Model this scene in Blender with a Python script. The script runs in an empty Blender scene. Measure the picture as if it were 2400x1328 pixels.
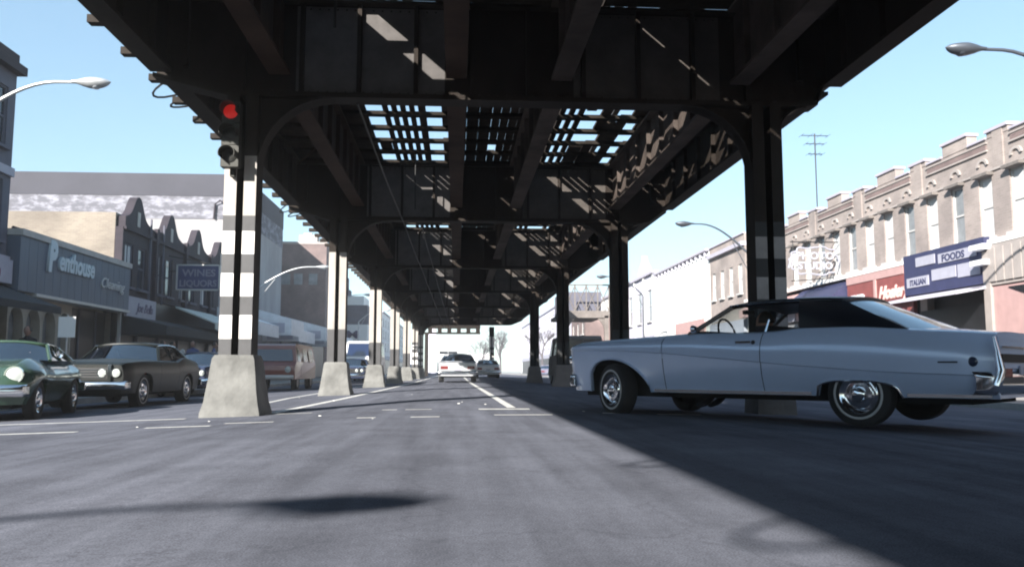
import bpy, bmesh, math, random
from mathutils import Vector, Matrix, Euler, noise
random.seed(7)
R = math.radians
C = bpy.data.collections.new('street'); bpy.context.scene.collection.children.link(C)
SC = bpy.context.scene

# ------------------------------------------------------------------ camera
cam_d = bpy.data.cameras.new('camera'); cam = bpy.data.objects.new('camera', cam_d); C.objects.link(cam)
cam_d.sensor_width = 36.0; cam_d.lens = 29.55; cam_d.clip_start = 0.05; cam_d.clip_end = 3000
cam.location = (0, 0, 0.55); cam.rotation_euler = (R(90 + 5.912), 0, R(-3.755))
SC.camera = cam
# ------------------------------------------------------------------ light
KX, KY = 1.17, 1.85                     # travel of the sun's light per metre of fall
SUN_DIR = Vector((KX, KY, -1.0)).normalized()
ELEV = math.asin(-SUN_DIR.z)
w = bpy.data.worlds.new('World'); SC.world = w; w.use_nodes = True
nt = w.node_tree; bg = nt.nodes['Background']
sky = nt.nodes.new('ShaderNodeTexSky'); sky.sky_type = 'NISHITA'; sky.sun_disc = False
sky.sun_elevation = ELEV; sky.sun_rotation = math.atan2(-KX, -KY)
sky.air_density = 1.0; sky.dust_density = 0.4; sky.ozone_density = 2.2
gm_ = nt.nodes.new('ShaderNodeGamma'); gm_.inputs[1].default_value = 0.62
nt.links.new(sky.outputs[0], gm_.inputs[0]); tn_ = nt.nodes.new('ShaderNodeMix'); tn_.data_type = 'RGBA'; tn_.blend_type = 'MULTIPLY'; tn_.inputs[0].default_value = 1.0; tn_.inputs[7].default_value = (0.84, 1.0, 1.04, 1)
nt.links.new(gm_.outputs[0], tn_.inputs[6]); nt.links.new(tn_.outputs[2], bg.inputs[0]); bg.inputs[1].default_value = 0.14
sun_d = bpy.data.lights.new('sun', 'SUN'); sun_d.energy = 5.0; sun_d.angle = R(0.5); sun_d.color = (1.0, 0.95, 0.88)
sun = bpy.data.objects.new('sun', sun_d); C.objects.link(sun)
sun.rotation_euler = SUN_DIR.to_track_quat('-Z', 'Y').to_euler(); sun.location = (-20, -34, 30)
SC.view_settings.view_transform = 'Standard'; SC.view_settings.look = 'None'
SC.view_settings.exposure = 1.5; SC.view_settings.gamma = 1.0; SC.view_settings.use_curve_mapping = False
SC.render.engine = 'CYCLES'
SC.cycles.max_bounces = 6; SC.cycles.volume_bounces = 1; SC.cycles.transparent_max_bounces = 12
SC.cycles.use_denoising = True
SC.cycles.filter_width = 2.0

# ------------------------------------------------------------------ materials
def mat(name, col, rough=0.7, metal=0.0, var=0.25, scale=3.0, bump=0.0, bscale=20.0, spec=0.5, stretch=None, coat=0.0):
    m = bpy.data.materials.new(name); m.use_nodes = True; n = m.node_tree.nodes; l = m.node_tree.links
    b = n['Principled BSDF']; b.inputs['Roughness'].default_value = rough; b.inputs['Metallic'].default_value = metal
    b.inputs['Specular IOR Level'].default_value = spec; b.inputs['Coat Weight'].default_value = coat
    b.inputs['Coat Roughness'].default_value = 0.08
    tc = n.new('ShaderNodeTexCoord'); mp = n.new('ShaderNodeMapping'); l.new(tc.outputs['Object'], mp.inputs[0])
    if stretch: mp.inputs['Scale'].default_value = stretch
    nz = n.new('ShaderNodeTexNoise'); nz.inputs['Scale'].default_value = scale; nz.inputs['Detail'].default_value = 6
    nz.inputs['Roughness'].default_value = 0.65
    l.new(mp.outputs[0], nz.inputs['Vector'])
    rp = n.new('ShaderNodeValToRGB'); rp.color_ramp.elements[0].position = 0.3; rp.color_ramp.elements[1].position = 0.7
    rp.color_ramp.elements[0].color = tuple(c * (1 - var) for c in col[:3]) + (1,)
    rp.color_ramp.elements[1].color = tuple(min(1, c * (1 + var * 0.7)) for c in col[:3]) + (1,)
    l.new(nz.outputs['Fac'], rp.inputs[0]); l.new(rp.outputs[0], b.inputs['Base Color'])
    if bump:
        nb = n.new('ShaderNodeTexNoise'); nb.inputs['Scale'].default_value = bscale; nb.inputs['Detail'].default_value = 4
        l.new(mp.outputs[0], nb.inputs['Vector']); bp = n.new('ShaderNodeBump'); bp.inputs['Strength'].default_value = bump
        bp.inputs['Distance'].default_value = 0.02
        l.new(nb.outputs['Fac'], bp.inputs['Height']); l.new(bp.outputs[0], b.inputs['Normal'])
    return m
def glass_mat(name, tint, refl=0.25, trans=0.6):
    m = bpy.data.materials.new(name); m.use_nodes = True; n = m.node_tree.nodes; l = m.node_tree.links
    n.remove(n['Principled BSDF']); out = n['Material Output']
    t = n.new('ShaderNodeBsdfTransparent'); t.inputs[0].default_value = tuple(c * trans for c in tint) + (1,)
    g = n.new('ShaderNodeBsdfGlossy'); g.inputs['Roughness'].default_value = 0.05; g.inputs[0].default_value = (0.9, 0.95, 1, 1)
    f = n.new('ShaderNodeLayerWeight'); f.inputs[0].default_value = 0.5
    pw = n.new('ShaderNodeMath'); pw.operation = 'POWER'; pw.inputs[1].default_value = 4.0; l.new(f.outputs['Facing'], pw.inputs[0])
    ad = n.new('ShaderNodeMath'); ad.operation = 'ADD'; ad.inputs[1].default_value = refl; ad.use_clamp = True; l.new(pw.outputs[0], ad.inputs[0])
    mx = n.new('ShaderNodeMixShader'); l.new(ad.outputs[0], mx.inputs[0])
    l.new(t.outputs[0], mx.inputs[1]); l.new(g.outputs[0], mx.inputs[2]); l.new(mx.outputs[0], out.inputs[0])
    return m
def asphalt(name, col, streak=0.35):
    m = bpy.data.materials.new(name); m.use_nodes = True; n = m.node_tree.nodes; l = m.node_tree.links
    b = n['Principled BSDF']; b.inputs['Roughness'].default_value = 0.82; b.inputs['Specular IOR Level'].default_value = 0.0
    tc = n.new('ShaderNodeTexCoord')
    def nz(sc, stretch, detail=5):
        mp = n.new('ShaderNodeMapping'); mp.inputs['Scale'].default_value = stretch; l.new(tc.outputs['Object'], mp.inputs[0])
        t = n.new('ShaderNodeTexNoise'); t.inputs['Scale'].default_value = sc; t.inputs['Detail'].default_value = detail
        l.new(mp.outputs[0], t.inputs['Vector']); return t
    a = nz(0.55, (1, 0.25, 1)); c = nz(5.0, (1, 0.06, 1)); f = nz(140.0, (1, 1, 1), 2); h = nz(1.6, (1, 1, 1), 8)
    def mixc(fac_node, lo, hi, p0=.35, p1=.65):
        r = n.new('ShaderNodeValToRGB'); r.color_ramp.elements[0].position = p0; r.color_ramp.elements[1].position = p1
        r.color_ramp.elements[0].color = (lo, lo, lo, 1); r.color_ramp.elements[1].color = (hi, hi, hi, 1)
        l.new(fac_node.outputs['Fac'], r.inputs[0]); return r
    cur = None
    g2 = nz(28.0, (1, .6, 1), 3)
    for r in (mixc(g2, 0.94, 1.06), mixc(a, 0.82, 1.12), mixc(c, 1 - streak * 0.5, 1 + streak * 0.25), mixc(f, 0.7, 1.3, .3, .7), mixc(h, 0.88, 1.08)):
        mm = n.new('ShaderNodeMix'); mm.data_type = 'RGBA'; mm.blend_type = 'MULTIPLY'; mm.inputs[0].default_value = 1
        if cur is None: mm.inputs[6].default_value = col + (1,)
        else: l.new(cur, mm.inputs[6])
        l.new(r.outputs[0], mm.inputs[7]); cur = mm.outputs[2]
    # cracks
    vo = n.new('ShaderNodeTexVoronoi'); vo.feature = 'DISTANCE_TO_EDGE'; vo.inputs['Scale'].default_value = 0.55
    wn = nz(2.5, (1, 1, 1), 3); va = n.new('ShaderNodeVectorMath'); va.operation = 'ADD'
    l.new(tc.outputs['Object'], va.inputs[0]); l.new(wn.outputs['Color'], va.inputs[1]); l.new(va.outputs[0], vo.inputs['Vector'])
    r = n.new('ShaderNodeValToRGB'); r.color_ramp.elements[0].position = 0.0; r.color_ramp.elements[1].position = 0.012
    r.color_ramp.elements[0].color = (.86, .86, .86, 1); r.color_ramp.elements[1].color = (1, 1, 1, 1); l.new(vo.outputs['Distance'], r.inputs[0])
    mm = n.new('ShaderNodeMix'); mm.data_type = 'RGBA'; mm.blend_type = 'MULTIPLY'; mm.inputs[0].default_value = 1
    l.new(cur, mm.inputs[6]); l.new(r.outputs[0], mm.inputs[7]); l.new(mm.outputs[2], b.inputs['Base Color'])
    bp = n.new('ShaderNodeBump'); bp.inputs['Strength'].default_value = 0.25; bp.inputs['Distance'].default_value = 0.004
    l.new(f.outputs['Fac'], bp.inputs['Height']); l.new(bp.outputs[0], b.inputs['Normal'])
    return m
def emit_mat(name, col, s):
    m = bpy.data.materials.new(name); m.use_nodes = True; b = m.node_tree.nodes['Principled BSDF']
    b.inputs['Base Color'].default_value = col + (1,); b.inputs['Emission Color'].default_value = col + (1,)
    b.inputs['Emission Strength'].default_value = s; return m
def brick_mat(name, c1, c2, mortar, sc=1.0):
    m = mat(name, c1, 0.85, var=0.2, scale=0.8); n = m.node_tree.nodes; l = m.node_tree.links; b = n['Principled BSDF']
    g = n.new('ShaderNodeNewGeometry'); sx = n.new('ShaderNodeSeparateXYZ'); l.new(g.outputs['Position'], sx.inputs[0])
    ad = n.new('ShaderNodeMath'); l.new(sx.outputs[0], ad.inputs[0]); l.new(sx.outputs[1], ad.inputs[1])
    cb = n.new('ShaderNodeCombineXYZ'); l.new(ad.outputs[0], cb.inputs[0]); l.new(sx.outputs[2], cb.inputs[1])
    br = n.new('ShaderNodeTexBrick'); br.inputs['Scale'].default_value = sc; br.inputs['Brick Width'].default_value = 0.22
    br.inputs['Row Height'].default_value = 0.075; br.inputs['Mortar Size'].default_value = 0.008
    br.inputs['Color1'].default_value = c1 + (1,); br.inputs['Color2'].default_value = c2 + (1,); br.inputs['Mortar'].default_value = mortar + (1,)
    l.new(cb.outputs[0], br.inputs['Vector'])
    nz = n.new('ShaderNodeTexNoise'); nz.inputs['Scale'].default_value = 0.7; nz.inputs['Detail'].default_value = 7; l.new(g.outputs['Position'], nz.inputs['Vector'])
    rp = n.new('ShaderNodeValToRGB'); rp.color_ramp.elements[0].position = .35; rp.color_ramp.elements[1].position = .65
    rp.color_ramp.elements[0].color = (.72, .70, .70, 1); rp.color_ramp.elements[1].color = (1.08, 1.05, 1.03, 1); l.new(nz.outputs['Fac'], rp.inputs[0])
    mm = n.new('ShaderNodeMix'); mm.data_type = 'RGBA'; mm.blend_type = 'MULTIPLY'; mm.inputs[0].default_value = 1
    l.new(br.outputs['Color'], mm.inputs[6]); l.new(rp.outputs[0], mm.inputs[7]); l.new(mm.outputs[2], b.inputs['Base Color'])
    return m
def faded_mat(name, c1, c2, p0=.52, p1=.58, scale=1.2, stretch=(1, 1, 1)):
    m = mat(name, c1, 0.9, var=0.5, scale=scale, stretch=stretch)
    rp = [x for x in m.node_tree.nodes if x.type == 'VALTORGB'][0]
    rp.color_ramp.elements[0].position = p0; rp.color_ramp.elements[1].position = p1
    rp.color_ramp.elements[0].color = c1 + (1,); rp.color_ramp.elements[1].color = c2 + (1,)
    return m

M = {}
M['road'] = asphalt('worn_asphalt', (0.134, 0.141, 0.170))
M['ground'] = mat('ground_dirt', (0.12, 0.115, 0.105), 0.95, scale=0.2)
M['walk'] = mat('sidewalk_concrete', (0.28, 0.275, 0.265), 0.9, scale=1.0, bump=0.2)
M['kerb'] = mat('kerb_concrete', (0.33, 0.33, 0.32), 0.9, scale=2.0)
M['paint'] = mat('worn_road_paint', (0.62, 0.62, 0.60), 0.7, var=0.35, scale=9.0)
M['paint_y'] = mat('yellow_road_paint', (0.60, 0.52, 0.30), 0.7, var=0.3, scale=8.0)
M['concrete'] = mat('pedestal_concrete', (0.15, 0.15, 0.143), 0.9, var=0.38, scale=2.2, bump=0.4, bscale=14)
M['cream'] = mat('cream_column_paint', (0.33, 0.305, 0.28), 0.6, var=0.28, scale=3.0, stretch=(1, 1, .3))
M['white'] = mat('white_band_paint', (0.62, 0.60, 0.58), 0.55, var=0.22, scale=5.0)
M['band'] = mat('black_band_paint', (0.045, 0.045, 0.048), 0.6, var=0.25, scale=4.0)
M['steel'] = mat('dark_brown_steel', (0.024, 0.019, 0.016), 0.65, var=0.35, scale=1.6, stretch=(1, 1, .5), spec=0.1)
M['steel_r'] = mat('rusty_brown_steel', (0.045, 0.028, 0.021), 0.75, var=0.45, scale=1.2, spec=0.1)
M['steel_l'] = mat('grey_band_steel', (0.16, 0.14, 0.13), 0.7, var=0.25, scale=2)
M['rustw'] = mat('rust_stained_web', (0.082, 0.066, 0.058), 0.8, var=0.5, scale=1.0, spec=0.1)
M['webl'] = mat('grey_web_paint', (0.105, 0.098, 0.095), 0.8, spec=0.1)
M['webr'] = mat('pale_band_on_steel', (0.30, 0.28, 0.27), 0.7)
M['webp'] = mat('faded_web_paint', (0.075, 0.066, 0.06), 0.8, spec=0.1)
M['tie'] = mat('creosoted_tie', (0.022, 0.018, 0.015), 0.95, var=0.5, scale=5, spec=0.1)
M['plank'] = mat('deck_plank', (0.035, 0.027, 0.022), 0.95, var=0.5, scale=4, spec=0.1)
M['rail'] = mat('rail_steel', (0.18, 0.13, 0.10), 0.45, 0.8)
M['pole'] = mat('galvanised_pole', (0.50, 0.51, 0.52), 0.45, 0.5, var=0.1)
M['pole_d'] = mat('dark_lamp_metal', (0.10, 0.11, 0.13), 0.45, 0.5, var=0.1)
M['lens'] = mat('lamp_lens', (0.45, 0.47, 0.50), 0.15, 0.0, var=0.05)
M['chrome'] = mat('chrome', (0.75, 0.76, 0.78), 0.12, 1.0, var=0.05)
M['rubber'] = mat('tyre_rubber', (0.018, 0.018, 0.019), 0.85, var=0.2)
M['wwall'] = mat('whitewall_rubber', (0.42, 0.42, 0.42), 0.7, var=0.1)
M['black'] = mat('black_trim', (0.012, 0.012, 0.013), 0.6, var=0.1)
M['under'] = mat('underbody', (0.01, 0.01, 0.01), 0.95, var=0.1)
M['vinyl'] = mat('black_vinyl_roof', (0.012, 0.013, 0.02), 0.40, var=0.1, bump=.1, bscale=200)
M['blue'] = mat('pale_blue_car_paint', (0.50, 0.60, 0.80), 0.26, 0.15, var=0.05, scale=1, coat=0.6)
M['olive'] = mat('dark_olive_car_paint', (0.008, 0.010, 0.009), 0.35, 0.0, var=0.08, scale=1, coat=0.0, spec=0.3)
M['green'] = mat('green_car_paint', (0.045, 0.085, 0.055), 0.25, 0.2, var=0.08, scale=1, coat=0.9)
M['brown'] = mat('brown_van_paint', (0.20, 0.055, 0.04), 0.4, 0.0, var=0.1, scale=1, coat=0.4)
M['navy'] = mat('navy_car_paint', (0.02, 0.03, 0.07), 0.3, 0.2, var=0.1, coat=0.8)
M['plum'] = mat('plum_grey_car_paint', (0.22, 0.20, 0.27), 0.35, 0.2, var=0.1, coat=0.6)
M['silver'] = mat('silver_car_paint', (0.50, 0.51, 0.54), 0.3, 0.3, var=0.1, coat=0.4)
M['whitep'] = mat('white_vehicle_paint', (0.78, 0.78, 0.77), 0.4, var=0.05)
M['seat'] = mat('dark_upholstery', (0.02, 0.018, 0.022), 0.8)
M['glass'] = glass_mat('car_glass', (0.85, 0.95, 0.92), 0.02, 0.9)
M['glass_b'] = glass_mat('rear_car_glass', (0.08, 0.14, 0.30), 0.10, 0.8)
M['glass_d'] = glass_mat('dark_car_glass', (0.30, 0.36, 0.45), 0.22, 0.4)
M['pane'] = mat('dark_window_pane', (0.03, 0.035, 0.045), 0.1, var=0.3, scale=0.6)
M['pane_g'] = mat('grey_window_pane', (0.22, 0.23, 0.24), 0.2, var=0.3, scale=1.5)
M['curtain'] = mat('white_curtain_pane', (0.52, 0.52, 0.52), 0.5, var=0.15, scale=2)
M['wframe'] = mat('white_window_frame', (0.45, 0.44, 0.43), 0.6, var=0.1)
M['headl'] = mat('headlamp_glass', (0.45, 0.48, 0.46), 0.08, 0.0, var=0.05, coat=1.0)
M['redl'] = mat('tail_lamp_red', (0.16, 0.02, 0.02), 0.2)
M['red_on'] = emit_mat('lit_red_signal', (0.7, 0.02, 0.015), 0.12)
M['lens_off'] = mat('unlit_signal_lens', (0.006, 0.006, 0.004), 0.5)
M['sig'] = mat('signal_housing', (0.014, 0.014, 0.008), 0.6, var=0.2)
M['tan'] = brick_mat('tan_brick', (0.32, 0.275, 0.26), (0.27, 0.235, 0.22), (0.32, 0.29, 0.275))
M['tan_side'] = brick_mat('pale_tan_brick', (0.25, 0.22, 0.18), (0.21, 0.18, 0.15), (0.25, 0.23, 0.2))
M['stone'] = mat('limestone_trim', (0.32, 0.285, 0.27), 0.85, var=0.15, scale=2)
M['dbrick'] = brick_mat('dark_purple_brick', (0.036, 0.028, 0.040), (0.026, 0.021, 0.032), (0.04, 0.035, 0.042))
M['rbrick'] = brick_mat('red_brown_brick', (0.19, 0.135, 0.13), (0.155, 0.11, 0.11), (0.2, 0.17, 0.16))
M['greyw'] = mat('grey_render_wall', (0.11, 0.11, 0.14), 0.9, var=0.2, scale=1.2)
M['pentblue'] = mat('slate_blue_fascia', (0.075, 0.10, 0.14), 0.55, var=0.15, scale=1.0, stretch=(1, 3, .2))
M['penttrim'] = mat('silver_fascia_trim', (0.50, 0.49, 0.47), 0.5, 0.3, var=0.1)
M['beige'] = mat('beige_render', (0.36, 0.32, 0.26), 0.85, var=0.15)
M['parap'] = mat('pale_coping', (0.44, 0.41, 0.38), 0.85, var=0.15)
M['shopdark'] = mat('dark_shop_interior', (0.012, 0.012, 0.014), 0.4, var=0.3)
M['awn_d'] = mat('dark_green_awning', (0.014, 0.020, 0.028), 0.8, var=0.2)
M['awn_w'] = mat('white_awning', (0.82, 0.82, 0.84), 0.8, var=0.1)
M['awn_s'] = mat('pale_striped_awning', (0.62, 0.66, 0.62), 0.8, var=0.1)
M['signw'] = mat('white_sign', (0.33, 0.33, 0.39), 0.6, var=0.1)
M['signblue'] = mat('blue_sign', (0.032, 0.035, 0.085), 0.5, var=0.15)
M['signnavy'] = mat('navy_sign', (0.03, 0.04, 0.12), 0.5)
M['letterg'] = mat('grey_letters', (0.2, 0.2, 0.26), 0.5)
M['signred'] = mat('faded_red_sign', (0.22, 0.065, 0.06), 0.5, var=0.2)
M['pink'] = mat('pink_panel', (0.42, 0.27, 0.26), 0.6, var=0.1)
M['letterw'] = mat('white_letters', (0.78, 0.79, 0.82), 0.5, var=0.03)
M['letterp'] = mat('pale_steel_letters', (0.45, 0.52, 0.56), 0.45, var=0.05)
M['letterd'] = mat('dark_letters', (0.06, 0.05, 0.12), 0.5, var=0.03)
M['letterm'] = mat('maroon_letters', (0.16, 0.04, 0.08), 0.5, var=0.03)
M['letterr'] = mat('pink_letters', (0.80, 0.50, 0.46), 0.5, var=0.03)
M['cornice'] = mat('painted_cornice', (0.38, 0.36, 0.42), 0.7, var=0.1)
M['offwhite'] = mat('offwhite_render', (0.74, 0.73, 0.71), 0.85, var=0.06, scale=.6)
M['lilac'] = mat('pale_lilac_paint', (0.52, 0.50, 0.58), 0.8, var=0.1)
M['theatre_top'] = mat('bituminous_band', (0.05, 0.05, 0.065), 0.85, var=0.15, scale=0.5)
M['theatre_let'] = faded_mat('flaking_painted_wall', (0.11, 0.11, 0.13), (0.24, 0.24, 0.28), .46, .60, 1.3, (1, 1, 2.2))
M['theatre_low'] = mat('pale_cement_wall', (0.30, 0.29, 0.30), 0.9, var=0.25, scale=0.6, stretch=(1, 1, .3))
M['twig'] = mat('bare_bark', (0.11, 0.10, 0.11), 0.9)
M['skin'] = mat('skin', (0.28, 0.16, 0.12), 0.7, var=0.05)
M['hair'] = mat('dark_hair', (0.02, 0.015, 0.012), 0.7)
for nm, col in (('coat_white', (.62, .60, .58)), ('coat_blue', (.06, .09, .22)), ('coat_dark', (.02, .02, .025)), ('trousers', (.03, .03, .04)), ('shirt_pink', (.35, .16, .17))):
    M[nm] = mat(nm, col, 0.9)

# ------------------------------------------------------------------ helpers
def tag(o, label=None, cat=None, group=None, kind=None):
    if label: o['label'] = label
    if cat: o['category'] = cat
    if group: o['group'] = group
    if kind: o['kind'] = kind
    return o
def empty(name, loc=(0, 0, 0), rz=0.0, label=None, cat=None, group=None):
    o = bpy.data.objects.new(name, None); C.objects.link(o); o.location = loc; o.rotation_euler = (0, 0, rz)
    o.empty_display_size = 0.3
    return tag(o, label, cat, group)
class MB:
    def __init__(s): s.v = []; s.f = []; s.m = []
    def quad(s, pts, m=0):
        b = len(s.v); s.v += [tuple(p) for p in pts]; s.f.append(tuple(range(b, b + len(pts)))); s.m.append(m); return s
    def box(s, x0, x1, y0, y1, z0, z1, m=0):
        if x0 > x1: x0, x1 = x1, x0
        if y0 > y1: y0, y1 = y1, y0
        if z0 > z1: z0, z1 = z1, z0
        b = len(s.v)
        s.v += [(x0, y0, z0), (x1, y0, z0), (x1, y1, z0), (x0, y1, z0), (x0, y0, z1), (x1, y0, z1), (x1, y1, z1), (x0, y1, z1)]
        for q in ((0, 3, 2, 1), (4, 5, 6, 7), (0, 1, 5, 4), (1, 2, 6, 5), (2, 3, 7, 6), (3, 0, 4, 7)):
            s.f.append(tuple(b + i for i in q)); s.m.append(m)
        return s
    def prism(s, poly, axis, a0, a1, m=0):
        # poly: 2D points; axis 0 -> (y,z) extruded along x, 1 -> (x,z) along y, 2 -> (x,y) along z
        def P(p, a): return (a, p[0], p[1]) if axis == 0 else (p[0], a, p[1]) if axis == 1 else (p[0], p[1], a)
        n = len(poly); b = len(s.v)
        s.v += [P(p, a0) for p in poly] + [P(p, a1) for p in poly]
        s.f.append(tuple(b + i for i in range(n))); s.m.append(m)
        s.f.append(tuple(b + n + i for i in reversed(range(n)))); s.m.append(m)
        for i in range(n):
            j = (i + 1) % n; s.f.append((b + i, b + n + i, b + n + j, b + j)); s.m.append(m)
        return s
    def tube(s, pts, r, n=8, m=0, cap=True):
        pts = [Vector(p) for p in pts]; rings = []
        rr = r if isinstance(r, (list, tuple)) else [r] * len(pts)
        for i, p in enumerate(pts):
            d = (pts[min(i + 1, len(pts) - 1)] - pts[max(i - 1, 0)]).normalized()
            up = Vector((0, 0, 1)) if abs(d.z) < .9 else Vector((1, 0, 0))
            a = d.cross(up).normalized(); c = d.cross(a)
            b = len(s.v)
            for k in range(n):
                t = 2 * math.pi * k / n; s.v.append(tuple(p + (a * math.cos(t) + c * math.sin(t)) * rr[i]))
            rings.append(b)
        for i in range(len(rings) - 1):
            for k in range(n):
                j = (k + 1) % n; s.f.append((rings[i] + k, rings[i] + j, rings[i + 1] + j, rings[i + 1] + k)); s.m.append(m)
        if cap:
            s.f.append(tuple(rings[0] + k for k in reversed(range(n)))); s.m.append(m)
            s.f.append(tuple(rings[-1] + k for k in range(n))); s.m.append(m)
        return s
    def lathe(s, prof, n=24, axis='y', origin=(0, 0, 0), m=0):
        # prof: list of (r, a) ; revolve round the axis
        ox, oy, oz = origin; rings = []
        for (r, a) in prof:
            b = len(s.v)
            for k in range(n):
                t = 2 * math.pi * k / n; c, q = r * math.cos(t), r * math.sin(t)
                s.v.append((ox + c, oy + a, oz + q) if axis == 'y' else (ox + a, oy + c, oz + q) if axis == 'x' else (ox + c, oy + q, oz + a))
            rings.append(b)
        for i in range(len(rings) - 1):
            for k in range(n):
                j = (k + 1) % n; s.f.append((rings[i] + k, rings[i + 1] + k, rings[i + 1] + j, rings[i] + j)); s.m.append(m)
        return s
    def grid(s, fn, nu, nv, m=0, flip=False):
        b = len(s.v)
        for i in range(nu + 1):
            for j in range(nv + 1): s.v.append(tuple(fn(i / nu, j / nv)))
        for i in range(nu):
            for j in range(nv):
                q = (b + i * (nv + 1) + j, b + (i + 1) * (nv + 1) + j, b + (i + 1) * (nv + 1) + j + 1, b + i * (nv + 1) + j + 1)
                s.f.append(q[::-1] if flip else q); s.m.append(m)
        return s
    def mesh(s, name, mats):
        me = bpy.data.meshes.new(name); me.from_pydata(s.v, [], s.f)
        for x in (mats if isinstance(mats, (list, tuple)) else [mats]): me.materials.append(x)
        if any(s.m): me.polygons.foreach_set('material_index', s.m)
        me.update(); return me
    def build(s, name, mats, parent=None, loc=(0, 0, 0), rz=0.0, smooth=None, fix=False):
        me = s.mesh(name, mats)
        if fix or smooth is not None:
            bm = bmesh.new(); bm.from_mesh(me); bmesh.ops.remove_doubles(bm, verts=bm.verts, dist=0.0004)
            bmesh.ops.recalc_face_normals(bm, faces=bm.faces); bm.to_mesh(me); bm.free()
        if smooth is not None:
            me.shade_smooth(); me.set_sharp_from_angle(angle=R(smooth))
        return link(name, me, parent, loc, rz)
def link(name, me, parent=None, loc=(0, 0, 0), rz=0.0):
    o = bpy.data.objects.new(name, me); C.objects.link(o); o.parent = parent; o.location = loc; o.rotation_euler = (0, 0, rz); return o
def copy_tree(o, parent=None):
    c = o.copy(); C.objects.link(c); c.parent = parent
    for ch in list(o.children): copy_tree(ch, c)
    return c
def text(name, body, size, loc, rot, m, parent=None, ext=0.02, shear=0.0, bold=0.0, sx=1.0, align='LEFT'):
    cu = bpy.data.curves.new('t', 'FONT'); cu.body = body; cu.size = size; cu.extrude = ext; cu.shear = shear; cu.offset = bold
    cu.resolution_u = 3; cu.align_x = align
    t = bpy.data.objects.new('t', cu); C.objects.link(t)
    dg = bpy.context.evaluated_depsgraph_get(); me = bpy.data.meshes.new_from_object(t.evaluated_get(dg))
    bpy.data.objects.remove(t); me.name = name; me.materials.clear(); me.materials.append(m)
    for p in me.polygons: p.material_index = 0
    me.transform(Matrix.Diagonal((sx, 1, 1, 1)))
    me.transform(Euler((R(90), 0, rot)).to_matrix().to_4x4())
    return link(name, me, parent, loc)
def cr(tab, x):
    # smooth interpolation of a table of (x, value), x ascending
    if x <= tab[0][0]: return tab[0][1]
    if x >= tab[-1][0]: return tab[-1][1]
    for i in range(len(tab) - 1):
        if tab[i][0] <= x <= tab[i + 1][0]:
            x0, y0 = tab[i]; x1, y1 = tab[i + 1]; h = x1 - x0; t = (x - x0) / h
            def sl(k):
                if k <= 0 or k >= len(tab) - 1:
                    a, b = (tab[0], tab[1]) if k <= 0 else (tab[-2], tab[-1]); return (b[1] - a[1]) / (b[0] - a[0])
                d0 = (tab[k][1] - tab[k - 1][1]) / (tab[k][0] - tab[k - 1][0]); d1 = (tab[k + 1][1] - tab[k][1]) / (tab[k + 1][0] - tab[k][0])
                return 0 if d0 * d1 <= 0 else 2 * d0 * d1 / (d0 + d1)
            m0, m1 = sl(i) * h, sl(i + 1) * h
            return (2 * t ** 3 - 3 * t * t + 1) * y0 + (t ** 3 - 2 * t * t + t) * m0 + (-2 * t ** 3 + 3 * t * t) * y1 + (t ** 3 - t * t) * m1
def G(x): return -0.03 * max(0.0, abs(x - 0.7) - 1.5)      # crowned roadway
KL, KR = -8.9, 12.0
ZL, ZR_ = G(KL) + 0.14, G(KR) + 0.14

# ------------------------------------------------------------------ the ground, road and pavements
gm = MB(); gm.box(-380, 380, -50, 580, -0.9, -0.45)
tag(gm.build('ground', M['ground']), kind='structure')
rm = MB()
rxs = [KL, -7, -5, -3, -0.8, 0.2, 1.2, 2.2, 4, 6, 8, 10, KR]
rys = [-45, -10, 0, 10, 20, 40, 80, 150, 300, 560]
for i in range(len(rxs) - 1):
    for j in range(len(rys) - 1):
        a, b, c, d = rxs[i], rxs[i + 1], rys[j], rys[j + 1]
        rm.quad([(a, c, G(a)), (b, c, G(b)), (b, d, G(b)), (a, d, G(a))])
road = rm.build('road', M['road'], fix=True); tag(road, kind='structure')
def pavement(name, x0, x1, z, kx0, kx1):
    p = MB(); p.box(x0, x1, -45, 560, -0.44, z)
    o = p.build(name, M['walk']); tag(o, kind='structure')
    k = MB(); y = -45
    k.box(kx0, kx1, -45, 560, -0.44, z + 0.006)
    k.build('kerb', M['kerb'], o)
pavement('pavement', -60, KL - 0.16, ZL, KL - 0.16, KL)
pavement('pavement', KR + 0.16, 70, ZR_, KR, KR + 0.16)
def stripe(parent, x0, x1, y0, y1, m='paint'):
    s = MB(); n = max(1, int(abs(x1 - x0) / 1.0))
    for i in range(n):
        a = x0 + (x1 - x0) * i / n; b = x0 + (x1 - x0) * (i + 1) / n
        s.quad([(a, y0, G(a) + .004), (b, y0, G(b) + .004), (b, y1, G(b) + .004), (a, y1, G(a) + .004)])
    return s.build('painted_line', M[m], parent)
def ribbon(parent, pts, wd, m='paint'):
    s = MB()
    for (x0, y0), (x1, y1) in zip(pts[:-1], pts[1:]):
        s.quad([(x0 - wd / 2, y0, G(x0 - wd / 2) + .004), (x0 + wd / 2, y0, G(x0 + wd / 2) + .004), (x1 + wd / 2, y1, G(x1 + wd / 2) + .004), (x1 - wd / 2, y1, G(x1 - wd / 2) + .004)])
    return s.build('painted_line', M[m], parent)
for a in ((-1.18, -0.2, 10.15, 10.28), (0.47, 1.2, 10.5, 10.63), (-2.65, -2.1, 9.9, 10.0), (-3.4, -2.7, 9.5, 9.62), (-6.2, -4.0, 9.2, 9.34),
          (-1.05, -0.35, 12.1, 12.22), (0.32, 1.05, 12.3, 12.02), (-2.8, -2.0, 11.9, 12.0), (-8.4, -3.55, 11.35, 11.5), (1.9, 3.2, 10.9, 11.0)):
    stripe(road, *a)
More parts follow.
